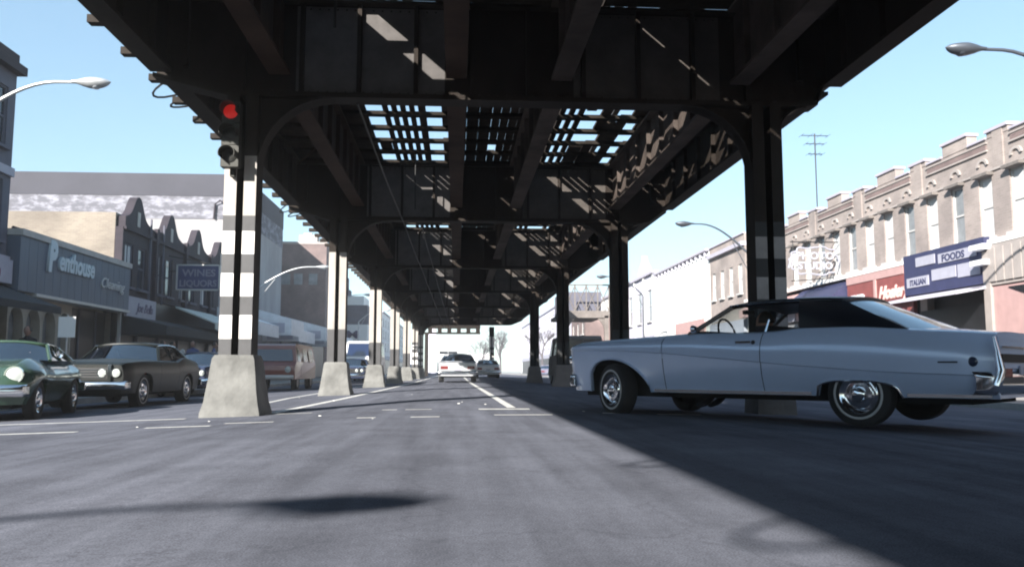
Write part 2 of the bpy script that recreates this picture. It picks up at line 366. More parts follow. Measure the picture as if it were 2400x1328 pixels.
ribbon(road, [(0.82, 12.6), (0.80, 16), (0.62, 40), (0.6, 200)], 0.13, 'paint')
ribbon(road, [(-2.62, 12.2), (-2.42, 18), (-2.2, 30), (-2.1, 44), (-2.1, 200)], 0.16)
ribbon(road, [(-3.55, 13.2), (-3.9, 20), (-3.9, 60)], 0.12)
# shops behind the viewer on both sides
# small litter on the road
lt = MB()
for i in range(14):
    x, y = random.uniform(-4, 3), random.uniform(9, 22); s_ = random.uniform(.008, .022)
    z = G(x) + .003; lt.box(x - s_, x + s_, y - s_ * .7, y + s_ * .7, z, z + s_ * .5)
tag(lt.build('litter', M['paint']), 'small pale scraps of litter lying on the worn asphalt', 'litter', kind='stuff')

# ------------------------------------------------------------------ the elevated railway
el = empty('elevated_railway', (0.7, 12, 0), 0, 'dark brown steel elevated railway running overhead on bands of striped columns', 'elevated railway')
def EL(name, mb, m, parent=None, **k):
    # the parts are written in world coordinates
    o = mb.build(name, m, parent or el, **k)
    if parent is None: o.location = (-0.7, -12, 0)
    return o
BENTS = [-7.2, 12.0, 21.7, 31.8, 41.8, 51.8, 61.8, 71.8]
COLR = {-7.2: 4.5, 12.0: 4.53, 21.7: 4.23, 31.8: 4.02, 41.8: 3.86}
XL, XR = -4.2, 5.55
BANDS = [(.75, .985, 'g'), (.985, 1.31, 'w'), (1.31, 1.57, 'g'), (1.57, 1.89, 'w'), (1.89, 2.16, 'g'), (2.16, 2.48, 'w'), (2.48, 2.70, 'g'), (2.70, 4.4, 'b')]
PLAIN = [(.75, 1.59, 'g'), (1.59, 4.4, 'b')]
PLAINR = [(.75, 1.6, 'g'), (1.6, 4.4, 'b')]
BOT = {12.0: 4.44}
def column(x, y, bands, body, g, wmat, ped_m='concrete', ps=1.0):
    bands = bands[:-1] + [(bands[-1][0], BOT.get(y, 4.40), bands[-1][2])]
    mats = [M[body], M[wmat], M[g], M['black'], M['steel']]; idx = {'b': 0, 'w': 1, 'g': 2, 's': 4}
    bands = bands[:-1] + [(bands[-1][0], 3.55, bands[-1][2]), (3.55, bands[-1][1], 's')]  # front plates turn dark above the deck's shadow line: shade put in the colour
    s = MB()
    for (z0, z1, k) in bands:
        for sx in (-1, 1):
            s.box(x + sx * .055, x + sx * .215, y - .2, y + .2, z0, z1, 4)  # on cream columns the dark sides are shade painted into the colour
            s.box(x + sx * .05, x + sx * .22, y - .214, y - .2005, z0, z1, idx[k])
        s.box(x - .055, x + .055, y + .16, y + .19, z0, z1, 3)
    o = EL('column', s, mats)
    p = MB(); g0 = G(x) - .05
    prof = [(.41 * ps, g0), (.405 * ps, g0 + .1), (.37 * ps ** .8, .12), (.345 * ps ** .7, .28), (.32 * ps ** .6, .46), (.305 * ps ** .5, .60), (.29 * ps ** .4, .72), (.265 * ps ** .4, .765)]
    n = 6; rings = []
    for (h, z) in prof:
        rr = []
        for e in range(4):
            for t in range(n):
                a = -h + 2 * h * t / n; c = .014 if t == 0 else 0
                P = ((a, -h), (h, a), (-a, h), (-h, -a))[e]
                k = noise.noise(Vector((P[0] * 5 + x * 3, P[1] * 5 + y, z * 5))) * .012 - (c if e is not None else 0)
                L = math.hypot(*P); rr.append((x + P[0] * (1 + k / L), y + P[1] * (1 + k / L), z + (k * .5 if z > .3 else 0)))
        rings.append(rr)
    for a, b in zip(rings[:-1], rings[1:]):
        for i in range(4 * n): j = (i + 1) % (4 * n); p.quad([a[i], a[j], b[j], b[i]])
    p.quad(rings[-1])
    q = p.build('pedestal', M[ped_m], o, fix=True)
    return o
for i, y in enumerate(BENTS):
    left = {12.0: BANDS}.get(y, PLAIN)
    if y > 60: left = [(.75, 1.0, 'g'), (1.0, 1.3, 'w'), (1.3, 1.55, 'g'), (1.55, 1.85, 'w'), (1.85, 2.1, 'g'), (2.1, 2.4, 'w'), (2.4, 2.6, 'g'), (2.6, 4.4, 'b')]
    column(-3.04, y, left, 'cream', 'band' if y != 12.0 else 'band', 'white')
    if y in COLR:
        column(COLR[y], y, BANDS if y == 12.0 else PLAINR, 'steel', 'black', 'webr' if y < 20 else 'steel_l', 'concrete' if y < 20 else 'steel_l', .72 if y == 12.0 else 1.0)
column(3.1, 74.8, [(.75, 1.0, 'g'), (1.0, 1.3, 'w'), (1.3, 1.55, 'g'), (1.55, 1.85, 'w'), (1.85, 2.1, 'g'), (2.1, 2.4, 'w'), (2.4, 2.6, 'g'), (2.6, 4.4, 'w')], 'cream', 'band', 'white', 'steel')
def arc(cx, cz, r, a0, a1, n=8): return [(cx + r * math.cos(R(a0 + (a1 - a0) * k / n)), cz + r * math.sin(R(a0 + (a1 - a0) * k / n))) for k in range(n + 1)]
for y in BENTS:
    cr_ = COLR.get(y, 3.9); xr = XR + .12; B0 = BOT.get(y, 4.40)
    b = MB()
    b.prism([(XL - .12, 4.75), (XL + .9, B0 + .07), (cr_ + .5, B0 + .07), (cr_ + .8, B0 + .10), (xr - .25, 4.79), (xr - .08, 4.87), (xr, 5.04), (xr, 5.86), (XL - .12, 5.86)], 1, y - .015, y + .015)   # web
    b.box(XL + .9, cr_ + .5, y - .17, y + .17, B0, B0 + .07)                  # bottom flange
    b.box(XL - .12, xr, y - .17, y + .17, 5.86, 5.90)
    b.prism([(XL - .12, 4.75), (XL - .12, 4.69), (XL + .9, B0), (XL + .9, B0 + .07)], 1, y - .17, y + .17)
    b.prism([(cr_ + .5, B0 + .07), (cr_ + .5, B0), (cr_ + .8, B0 + .03), (xr - .25, 4.72), (xr - .08, 4.80), (xr, 4.97), (xr, 5.04), (xr - .08, 4.87), (xr - .25, 4.79), (cr_ + .8, B0 + .10)], 1, y - .17, y + .17)
    x = XL + .3
    while x < xr:
        for sy in (-1, 1): b.box(x - .03, x + .03, y + sy * .016, y + sy * .11, (B0 + .075) if XL + .9 < x < cr_ + .55 else 4.88, 5.855)
        x += .82
    EL('cross_girder', b, M['steel'])
    EL('web_panel', MB().box(-2.35, -.2, y - .019, y - .0155, B0 + .12, 5.84), M['webl'])
    EL('web_panel', MB().box(1.7, 3.9, y - .019, y - .0155, B0 + .12, 5.84), M['webp'])
    def knee(xc, sgn, r):                                                    # curved knee brackets
        g = MB(); pts = arc(0, 0, r, 180, 90, 10); poly = [(xc + sgn * (r + p[0]), B0 - .005 - r + p[1]) for p in pts] + [(xc, B0 - .005)]
        g.prism(poly, 1, y - .05, y + .05)
        for (p, q) in zip(poly[:-2], poly[1:-1]):
            g.prism([p, q, (q[0] + sgn * .0, q[1] + .03), (p[0] - sgn * .03, p[1])], 1, y - .15, y + .15)
        EL('knee_bracket', g, M['steel'])
    knee(-3.04 + .215, 1, 1.05)
    if y in COLR: knee(cr_ - .215, -1, 1.0); knee(cr_ + .215, 1, .42)
rv = MB()
for y in BENTS[1:4]:
    B0 = BOT.get(y, 4.40); x = XL + 1.0
    while x < 4.75:
        for z in (B0 + .12, 5.80):
            c = (x, y - .042, z); q_ = [(x - .018, y - .0195, z), (x, y - .0195, z - .018), (x + .018, y - .0195, z), (x, y - .0195, z + .018)]
            for a_ in range(4): rv.quad([q_[a_], q_[(a_ + 1) % 4], c])
        x += .13
ro = EL('rivets', rv, M['steel']); ro['kind'] = 'stuff'
STR = [XL, -2.55, -0.03, 1.5, 4.15, XR]
def stringer_x(x, y): return x + (-0.25 * max(0, min(1, (y - 12) / 30)) if x > 2 else (0.2 * max(0, min(1, (y - 12) / 30)) if x < -4 else 0))
for (y0, y1) in zip(BENTS[:-1], BENTS[1:]):
    for x in STR:
        b = MB(); xa = stringer_x(x, (y0 + y1) / 2); edge = x in (XL, XR)
        b.box(xa - .012, xa + .012, y0 + .02, y1 - .02, 4.80, 5.86)
        b.box(xa - .15, xa + .15, y0 + .175, y1 - .175, 4.75, 4.80)
        b.box(xa - .15, xa + .15, y0 + .175, y1 - .175, 5.86, 5.90)
        yy = y0 + .9
        while yy < y1 - .5:
            for sx in (-1, 1): b.box(xa + sx * .013, xa + sx * .10, yy - .02, yy + .02, 4.805, 5.855)
            yy += 1.1
        EL('stringer', b, M['steel'] if edge else M['rustw'] if x > 1 else M['steel_r'])
    for (xa, xb) in ((STR[0], STR[1]),):                   # cross bracing between the stringers
        for k in range(3):
            ya, yb = y0 + .4 + (y1 - y0 - .8) * k / 3, y0 + .4 + (y1 - y0 - .8) * (k + 1) / 3
            p, q = ((xa + .16, ya, 5.80), (xb - .16, yb, 5.80)) if k % 2 else ((xb - .16, ya, 5.80), (xa + .16, yb, 5.80))
            EL('brace', MB().tube([p, q], .03, 4), M['steel_r'])
YA, YB = -18.0, 76.0
tie_cache = {}
y = YA; k = 0
while y < YB:
    lo, hi = -4.55, 5.9
    if k % 3 == 0: lo -= .33
    if k % 4 == 1: hi += .12
    key = (lo, hi)
    if key not in tie_cache: tie_cache[key] = MB().box(lo, hi, -.11, .11, 6.035, 6.11).mesh('tie', M['tie'])
    o = link('tie', tie_cache[key], el, (-0.7, -12 + y, 0)); o.rotation_euler = (0, 0, R(random.uniform(-.25, .25)))
    y += 1.055; k += 1
# planks: (x0, x1, missing probability)
LANES = []
def lane_fill(x0, x1, w, gap, miss):
    x = x0
    while x + w <= x1 + .001: LANES.append((x, x + w, miss)); x += w + gap
lane_fill(-4.6, -1.95, .52, .004, 0.0)
lane_fill(-1.62, -.86, .115, .075, 0.0)
LANES.append((-.86, -.70, 0)); lane_fill(-.36, .75, .27, .006, .03)
lane_fill(.75, 1.75, .18, .012, .05)
lane_fill(2.0, 2.75, .12, .085, 0.0)
lane_fill(3.12, 4.3, .22, .012, .28); lane_fill(4.35, 5.95, .24, .012, .22)
far = MB(); pc = {}
npl = 0
for (x0, x1, miss) in LANES:
    y = YA + random.uniform(0, 1) * 0
    while y < YB:
        ln = 4.9 if miss == 0 else random.choice([.527, 1.055, 1.055])
        y1 = min(y + ln, YB)
        if random.random() >= miss:
            if 6 < y < 40 and npl < 285:
                key = (round(x1 - x0, 3), round(y1 - y, 2))
                if key not in pc: pc[key] = MB().box(0, key[0], 0.006, key[1] - .006, 6.115, 6.165).mesh('plank', M['plank'])
                link('plank', pc[key], el, (x0 - .7, y - 12, 0)); npl += 1
            else: far.box(x0, x1, y + .006, y1 - .006, 6.115, 6.165)
        y += ln
far.box(-4.6, 5.95, YA, 5.0, 6.1152, 6.1145 + .05)  # solid sheet out of view, added to keep sun patches off the car
for (ga, gb_, pr) in ((-1.93, -1.63, .3), (-.69, -.37, .18), (2.76, 3.11, .3)):
    yy = 12.6
    while yy < YB:
        if random.random() < pr: a_ = yy + random.uniform(0, .5); far.box(ga + .01, gb_ - .01 - random.choice([0, .12]), a_, a_ + random.choice([.5, 1.0]), 6.1153, 6.16)
        yy += 1.055
far.box(-1.5, 1.98, 5.0, 12.3, 6.1148, 6.1642); far.box(2.32, 5.9, 5.0, 12.3, 6.1148, 6.1642)  # gaps closed out of view, added to keep thin sun lines off the girder
fo = EL('decking', far, M['plank']); fo['kind'] = 'stuff'
for xc in (-3.2, -1.2, .35, 2.35, 3.4, 4.9):
    pass
for xc in (-4.0, -2.5, .05, 1.5, 3.45, 4.95):
    b = MB(); b.box(xc - .035, xc + .035, YA, YB, 6.18, 6.30); b.box(xc - .065, xc + .065, YA, YB, 6.168, 6.18)
    EL('rail', b, M['rail'])
b = MB()                                                                      # outer guard boards and edge beam of the walkway
b.box(-4.62, -4.52, YA, YB, 6.17, 6.29); EL('guard_timber', b, M['tie'])
b = MB(); b.box(5.85, 5.95, YA, YB, 6.17, 6.29); EL('guard_timber', b, M['tie'])
# handrail along the left walkway
b = MB(); yy = YA + .5
for xx in (-4.72,):
    while yy < YB: b.box(xx - .02, xx + .02, yy - .02, yy + .02, 6.0, 6.35); yy += 2.94
EL('walkway_post', b, M['steel'])
# cables looped under the left edge and along the underside
for (yy, rr) in ((-6.4, .3), (-4.3, .22), (13.4, .34), (14.2, .22), (23.1, .4), (24.2, .28), (33.2, .35)):
    pts = [(-4.36 - .50 * math.sin(math.pi * t / 10), yy + rr * math.cos(math.pi * t / 10), 5.15 - rr * .7 * math.sin(math.pi * t / 10)) for t in range(11)]
    EL('cable_loop', MB().tube(pts, .018, 6), M['black'])
for (xx, ya, yb, zz) in ((-1.45, 11.9, 76, 4.37), (-.95, 21.8, 76, 4.36)):
    pts = [(xx + .35 * (y_ - ya) / (yb - ya), y_, zz - .05 * math.sin(math.pi * ((y_ - ya) % 10) / 10)) for y_ in [ya + (yb - ya) * t / 26 for t in range(27)]]
    EL('cable', MB().tube(pts, .016, 5), M['black'])
for (xx, yy, z0) in ((-1.42, 9.4, 4.45), (-1.05, 20.6, 4.5)):
    EL('conduit', MB().tube([(xx, yy, 5.9), (xx, yy, z0)], .018, 6), M['black'])
wb_ = MB().box(-4.62, -4.22, -.07, .07, 4.86, 4.96).mesh('walkway_bracket', M['steel']); yy = 9.4
while yy < YB: link('walkway_bracket', wb_, el, (-.7, yy - 12, 0)); yy += 1.055
# far cross girder pierced by a row of openings, where the line bends away
b = MB(); yf = 93.0
b.box(-4.2, 2.6, yf - .2, yf + .2, 5.15, 5.6); b.box(-4.2, 2.6, yf - .2, yf + .2, 4.55, 4.75)
x = -4.2
while x < 2.4: b.box(x, x + .45, yf - .2, yf + .2, 4.75, 5.15); x += 1.05
for s_ in (-1,): b.box(.9 + s_ * 4.2 - .2, .9 + s_ * 4.2 + .2, yf - .2, yf + .2, -.1, 4.55)
EL('far_cross_girder', b, M['tie'])
# station stairway with lattice railing beside the line
st = empty('station_stairway', (9.2, 60, G(9.2)), 0, 'grey lattice station stair platform on arched brackets beyond the right columns', 'station stairway')
def ST(name, mb, m): o = mb.build(name, m, st); o.location = (-9.2, -60, -G(9.2)); return o
ST('platform', MB().box(7.4, 10.6, 58, 66, 4.35, 4.6).box(7.4, 10.6, 57.9, 58, 4.2, 4.7), M['steel_l'])
for x in (7.6, 10.4): ST('post', MB().box(x - .14, x + .14, 57.9, 58.2, -.3, 4.35), M['steel_l'])
b = MB(); b.box(7.4, 10.6, 57.95, 58.03, 6.45, 6.55)
for k in range(5):
    xa = 7.4 + 3.2 * k / 4; b.box(xa - .04, xa + .04, 57.95, 58.03, 4.6, 6.5)
for k in range(4):
    xa, xb = 7.4 + .8 * k, 8.2 + .8 * k
    b.tube([(xa, 57.99, 4.65), (xb, 57.99, 6.45)], .035, 4); b.tube([(xb, 57.99, 4.65), (xa, 57.99, 6.45)], .035, 4)
ST('lattice_railing', b, M['steel_l'])
for (xc, s_) in ((7.74, 1), (10.26, -1)):
    pts = arc(0, 0, 1.1, 180, 90, 8); poly = [(xc + s_ * (1.1 + p[0]), 4.34 - 1.1 + p[1]) for p in pts] + [(xc, 4.34)]
    ST('arched_bracket', MB().prism(poly, 1, 58, 58.12), M['steel_l'])
b = MB(); b.box(7.6, 10.4, 60, 65, 4.62, 6.2); ST('booth', b, M['greyw'])

# ------------------------------------------------------------------ traffic signal
ts = empty('traffic_signal', (-3.13, 11.6, 3.28), 0, 'three lens traffic signal with red lit, fixed on the striped left column', 'traffic signal')
for k, (mm) in enumerate(('red_on', 'lens_off', 'lens_off')):
    z = .82 - k * .31
    ts_b = MB().box(-.12, .12, -.08, .08, z - .15, z + .15).build('signal_section', M['sig'], ts)
    MB().lathe([(.001, -.105), (.06, -.103), (.10, -.085)], 20, 'y', (0, 0, z)).build('lens', M[mm], ts_b, smooth=60)
    v = MB()
    v.grid(lambda u, t: (.112 * math.cos(R(-20 + 220 * u)), -.08 - .18 * t, z + .112 * math.sin(R(-20 + 220 * u))), 14, 1)
    o = v.build('visor', M['sig'], ts_b); sd = o.modifiers.new('s', 'SOLIDIFY'); sd.thickness = .008
MB().box(-.03, .03, .08, .17, -.05, 1.0).build('mounting_bracket', M['sig'], ts)

# ------------------------------------------------------------------ street lamps
def lamp(x_head, y, x_pole, label, dark=False, zh=7.0):
    s = 1 if x_head > x_pole else -1; g = ZL if x_pole < 0 else ZR_
    o = empty('street_lamp', (x_pole, y, g), 0, label, 'street lamp', 'street lamps along both kerbs')
    m = M['pole_d'] if dark else M['pole']; h = zh - g; L = abs(x_head - x_pole)
    MB().tube([(0, 0, 0), (0, 0, .3), (0, 0, .32), (0, 0, h - 1.3)], [.14, .14, .09, .065], 12).build('pole', m, o, smooth=40)
    a = []
    for t in range(13):
        u = t / 12; a.append((s * (L - .45) * (1 - math.cos(u * math.pi / 2) ** 1.6) if 0 else s * (L - .45) * u, 0, h - 1.3 + 1.28 * math.sin(min(1, u * 1.15) * math.pi / 2)))
    MB().tube(a, [.05 - .018 * t / 12 for t in range(13)], 10).build('arm', m, o, smooth=50)
    MB().tube([(0, 0, h - 2.1), (s * (L - .45) * .28, 0, h - .8)], .02, 6).build('brace', m, o)
    def hd(u, v):     # cobra head shell
        t = u; r = [(.0, .045), (.12, .06), (.3, .12), (.55, .17), (.8, .13), (.93, .07), (1, .005)]
        rr = cr(r, t); ang = 2 * math.pi * v
        return (s * (L - .5 + .85 * t), rr * math.cos(ang) * 1.05, h + .0 + rr * (.55 if math.sin(ang) > 0 else .95) * math.sin(ang))
    MB().grid(hd, 14, 16).build('lamp_head', m, o, smooth=60)
    MB().lathe([(.001, -.17), (.07, -.16), (.12, -.11), (.13, -.05)], 16, 'z', (s * (L + .02), 0, h)).build('lamp_shade', M['pole_d' if dark else 'lens'], o, smooth=60)
    return o
lamp(-8.15, 18.9, -11.2, 'grey lamp whose arm crosses in front of the tall left building')
lamp(-8.3, 52.8, -12.3, 'white lamp with long curved arm in front of the brick building')
lamp(-7.5, 72, -10.8, 'small distant lamp between the left columns')
lamp(-7.3, 90, -10.4, 'farthest pale lamp on the left kerb')
lamp(-8.6, -9.3, -11.4, 'lamp behind the viewer casting its shadow on the asphalt')
lamp(10.1, 15.7, 13.0, 'dark lamp head in the sky above the battlemented roof', True)
lamp(9.9, 36, 12.8, 'dark lamp head between the two right columns', True)
lamp(9.9, 57, 12.8, 'dark lamp beyond the second right column', True)

# ------------------------------------------------------------------ buildings
class Bld:
    def __init__(s, name, label, plane, side, u0, cat='building', z=None):
        s.pl, s.sd = plane, side; s.z = (ZL if side < 0 else ZR_) if z is None else z
        s.o = empty(name, (plane, u0, 0), 0, label, cat); s.u0 = u0
    def X(s, d): return -s.sd * d                    # outward distance -> local x
    def box(s, name, m, u0, u1, v0, v1, d0, d1, parent=None):
        return MB().box(s.X(d0), s.X(d1), u0 - s.u0, u1 - s.u0, v0, v1).build(name, M[m], parent or s.o)
    def wall(s, name, m, u0, u1, v0, v1, holes, d0, d1, parent=None):
        us = sorted({u0, u1, *[h[0] for h in holes], *[h[1] for h in holes]}); vs = sorted({v0, v1, *[h[2] for h in holes], *[h[3] for h in holes]})
        us = [u for u in us if u0 <= u <= u1]; vs = [v for v in vs if v0 <= v <= v1]; b = MB()
        for i in range(len(us) - 1):
            cu = (us[i] + us[i + 1]) / 2; run = None
            for j in range(len(vs) - 1):
                cv = (vs[j] + vs[j + 1]) / 2
                hole = any(h[0] < cu < h[1] and h[2] < cv < h[3] for h in holes)
                if not hole: run = [vs[j], vs[j + 1]] if run is None else [run[0], vs[j + 1]]
                if (hole or j == len(vs) - 2) and run:
                    b.box(s.X(d0), s.X(d1), us[i] - s.u0, us[i + 1] - s.u0, run[0], run[1]); run = None
        return b.build(name, M[m], parent or s.o)
    cache = {}
    def window(s, u0, u1, v0, v1, pane='pane', frame='wframe', d=-.12, mull=0, sill=True, rail=True):
        w_, h_ = round(u1 - u0, 3), round(v1 - v0, 3); key = (w_, h_, pane, frame, mull, sill, rail, s.sd)
        if key not in Bld.cache:
            t = .06; f = MB(); X = lambda a: -s.sd * a
            f.box(X(0), X(.07), 0, t, 0, h_).box(X(0), X(.07), w_ - t, w_, 0, h_).box(X(0), X(.07), t, w_ - t, 0, t).box(X(0), X(.07), t, w_ - t, h_ - t, h_)
            if rail: f.box(X(.005), X(.06), t, w_ - t, h_ * .5 - .03, h_ * .5 + .03)
            for k in range(mull): q = w_ * (k + 1) / (mull + 1); f.box(X(.01), X(.055), q - .02, q + .02, t, h_ - t)
            if sill: f.box(X(-.02), X(.26), -.08, w_ + .08, -.1, -.004)
            p = MB(); p.box(X(.01), X(.03), t, w_ - t, t, h_ - t)
            Bld.cache[key] = (f.mesh('window', M[frame]), p.mesh('pane', M[pane]))
        f, p = Bld.cache[key]
        o = link('window', f, s.o, (s.X(d), u0 - s.u0, v0)); link('pane', p, o); return o
PL = -13.0
# tall building at the far left
b1 = Bld('tall_brick_building', 'three storey grey building with dark windows at the left edge', PL, -1, 16.5)
hol = []
for u in (17.2, 19.4, 21.6, 23.5):
    for v in (4.25, 6.95): hol.append((u, u + 1.05, v, v + 1.75))
b1.wall('wall', 'greyw', 16.5, 24.95, 3.75, 9.2, hol, -.3, 0); b1.box('side_wall', 'greyw', 16.5, 24.94, -.2, 9.15, -14, -.31)
for h in hol: b1.window(*h, pane='pane', frame='greyw', rail=True)
b1.box('cornice', 'dbrick', 16.4, 25.05, 9.2, 9.45, -.35, .25); b1.box('parapet', 'dbrick', 16.5, 24.95, 9.45, 9.8, -.35, .05)
b1.box('belt_course', 'cornice', 16.5, 24.96, 6.15, 6.4, 0, .1); b1.box('belt_course', 'cornice', 16.5, 24.96, 3.72, 3.82, 0, .12)
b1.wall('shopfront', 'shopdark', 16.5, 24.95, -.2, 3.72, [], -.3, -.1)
sg = tag(MB().box(0, .22, -6, 0, 3.02, 3.70).build('shop_sign', M['cornice'], None, (PL + .02, 24.9, 0)), 'white shop sign with maroon letters on the tall left building', 'sign')
text('lettering', 'offee', .52, (.24, -1.75, 3.16), R(90), M['letterm'], sg, .01, .2, .02)
aw = MB().prism([(-13, 2.98), (-13, 2.9), (-11.3, 2.15), (-11.3, 2.35)], 1, 17, 24.8)
tag(aw.build('awning', M['awn_d']), 'dark canvas awning below the white sign at the left edge', 'awning')

# the wide shop with the steel-blue fascia
b2 = Bld('fascia_shop', 'low shop with slate blue fascia reading Penthouse and arched windows', PL, -1, 25.0)
b2.box('side_wall', 'beige', 25.0, 33.28, -.2, 4.5, -16, -.6)
b2.box('coping', 'parap', 25.0, 33.28, 4.47, 4.66, -.9, .42); b2.box('roof_deck', 'parap', 25.0, 33.28, 4.50, 4.52, -16, -.9)
nP = 16
for k in range(nP):
    ua = 25.02 + 8.22 * k / nP; b2.box('fascia_panel', 'pentblue', ua, ua + 8.22 / nP - .012, 2.86, 4.46, -.1, .36)
b2.box('fascia_backing', 'shopdark', 25.02, 33.24, 2.86, 4.46, -.5, -.11)
b2.box('fascia_trim', 'penttrim', 26.0, 33.24, 2.76, 2.85, -.1, .42)
text('lettering', 'P', 1.25, (.39, 26.6 - 25, 3.66), R(90), M['letterp'], b2.o, .05, .15, .075, .70)
text('lettering', 'enthouse', .84, (.39, 27.3 - 25, 3.74), R(90), M['letterp'], b2.o, .05, .15, .03, .82)
text('lettering', 'Cleaning', .52, (.385, 30.5 - 25, 3.5), R(90), M['pole'], b2.o, .03, .35, .0, 1.15)
# arched storefront
for k in range(4):
    ua = 25.3 + k * 1.02
    poly = [(ua + .0, .35), (ua, 1.75)] + [(ua + .47 + .42 * math.cos(R(180 - 180 * q / 10)), 1.95 + .5 * math.sin(R(180 * q / 10))) for q in range(11)] + [(ua + .94, 1.75), (ua + .94, .35)]
    outer = [(ua - .04, -.2), (ua - .04, 2.75), (ua + .98, 2.75), (ua + .98, -.2)]
    bb = MB()
    # spandrel above the arch, as strips between arch curve and top
    n = 10
    for q in range(n):
        a0, a1 = 180 - 180 * q / n, 180 - 180 * (q + 1) / n
        x0, z0 = ua + .47 + .42 * math.cos(R(a0)), 1.95 + .5 * math.sin(R(a0)); x1, z1 = ua + .47 + .42 * math.cos(R(a1)), 1.95 + .5 * math.sin(R(a1))
        bb.prism([(x0 - 25, z0), (x1 - 25, z1), (x1 - 25, 2.75), (x0 - 25, 2.75)], 0, -.3, -.02)
    bb.box(-.3, -.02, ua - .04 - 25, ua + .05 - 25, -.2, 2.75).box(-.3, -.02, ua + .89 - 25, ua + .98 - 25, -.2, 2.75).box(-.3, -.02, ua + .05 - 25, ua + .89 - 25, -.2, .5)
    bb.build('arch_surround', M['beige'], b2.o)
    b2.box('arched_pane', 'pane_g', ua + .05, ua + .89, .5, 2.5, -.34, -.31)
b2.box('shop_interior', 'shopdark', 29.4, 33.24, -.2, 2.75, -.55, -.5)
for u in (29.5, 30.9, 32.3): b2.box('mullion', 'greyw', u, u + .05, -.1, 2.75, -.49, -.44)
b2.box('door_post', 'penttrim', 33.16, 33.27, -.1, 2.85, .0, .1)
tag(MB().tube([(-.0, 0, 0), (0, 6.2, -.0)], .05, 6).build('roof_pipe', M['dbrick'], None, (PL - .7, 26.6, 4.95)), 'thin dark pipe running along the roof of the blue fascia shop', 'pipe')

# dark brick row with scalloped gables
b3 = Bld('scalloped_gable_building', 'two storey dark brick row with rounded scalloped gables', PL, -1, 33.3)
hol = []
wpan = []
for k in range(5):
    u = 34.0 + k * 3.3
    for du, pn in ((-.45, 'curtain'), (.95, 'pane')):
        hol.append((u + du, u + du + .85, 3.85, 5.55)); wpan.append(pn)
b3.wall('wall', 'dbrick', 33.3, 50.0, 3.5, 6.15, hol, -.3, 0)
b3.box('side_wall', 'tan_side', 33.3, 49.98, -.2, 6.7, -22, -.31)
for i, h in enumerate(hol):
    b3.window(*h, pane=wpan[i], frame='greyw', mull=1 if i % 2 == 0 else 0)
for k in range(4):
    uc = 34.75 + k * 4.0
    pts = []
    for q in range(25):
        t = -1 + 2 * q / 24; uu = uc + 2.0 * t
        hgt = 6.50 + (.86 * math.exp(-abs(t / .30) ** 2.6) + .22 * math.exp(-(t / .66) ** 4))
        pts.append((uu - 33.3, hgt))
    pts = [p for p in pts if p[0] >= 0]
    poly = pts + [(pts[-1][0], 6.151), (pts[0][0], 6.151)]
    MB().prism(poly, 0, -.3, .03).build('gable', M['dbrick'], b3.o)
    b3.box('gable_niche', 'parap', uc - .14, uc + .14, 6.35, 6.95, .031, .055)
    if k: b3.box('pier', 'dbrick', uc - 2.15, uc - 1.9, 3.5, 6.6, .0, .16)
b3.box('cornice', 'dbrick', 33.3, 50, 6.05, 6.16, .031, .12)
for u in (36.0, 37.55): b3.box('drainpipe', 'greyw', u, u + .07, 3.4, 6.9, .05, .12)
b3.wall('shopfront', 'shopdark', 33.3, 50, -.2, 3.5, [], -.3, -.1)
for u in (35.2, 37.6, 40.2, 42.4, 45, 47.5): b3.box('shop_post', 'greyw', u, u + .12, -.15, 2.2, -.1, .02)
sg = tag(MB().box(0, .1, 0, 3.15, 2.66, 3.46).build('shop_sign', M['signw'], None, (PL + .1, 33.5, 0)), 'pale lilac shop banner with dark script left of the awnings', 'sign')
text('lettering', 'Joe Bella', .5, (.11, 1.0, 2.9), R(90), M['letterd'], sg, .008, .4, .01, 1.0)
aw = MB().prism([(PL, 2.72), (PL, 1.95), (PL + 1.7, 1.95), (PL + 1.7, 2.30)], 1, 33.6, 47.4)
tag(aw.build('awning', M['awn_d']), 'long dark awning under the scalloped gables', 'awning')
for k, u in enumerate((39.6, 42.6)):
    a = MB()
    for q in range(7):
        a.prism([(PL + .05, 3.5), (PL + 1.9, 2.75), (PL + 1.9, 2.45), (PL + 1.86, 2.45), (PL + 1.86, 2.70), (PL + .05, 3.42)], 1, u + q * .4, u + q * .4 + .38)
    tag(a.build('awning', M['awn_s']), ('pale slanted awning above the dark awning, the nearer one', 'pale slanted awning above the dark awning, the farther one')[k], 'awning', 'pale awnings on the brick row')
sg = tag(MB().box(-12.55, -10.75, -.09, .09, 4.2, 5.25).build('hanging_sign', M['signnavy'], None, (0, 38.6, 0)), 'blue projecting shop sign reading Wines Liquors in pale letters', 'sign')
MB().box(-12.6, -10.7, -.11, .11, 5.25, 5.31).box(-12.6, -10.7, -.11, .11, 4.14, 4.2).box(-12.62, -12.55, -.11, .11, 4.14, 5.31).box(-10.75, -10.68, -.11, .11, 4.14, 5.31).build('sign_frame', M['penttrim'], sg)
MB().tube([(-13, 0, 5.7), (-11.0, 0, 5.32)], .025, 6).tube([(-13, 0, 5.0), (-12.6, 0, 5.0)], .03, 6).build('sign_arm', M['black'], sg)
text('lettering', 'WINES', .44, (-11.62, -.1, 4.78), 0, M['letterg'], sg, .006, 0, .01, 1.1, 'CENTER')
text('lettering', 'LIQUORS', .40, (-11.65, -.1, 4.32), 0, M['letterg'], sg, .006, 0, .01, 1.0, 'CENTER')

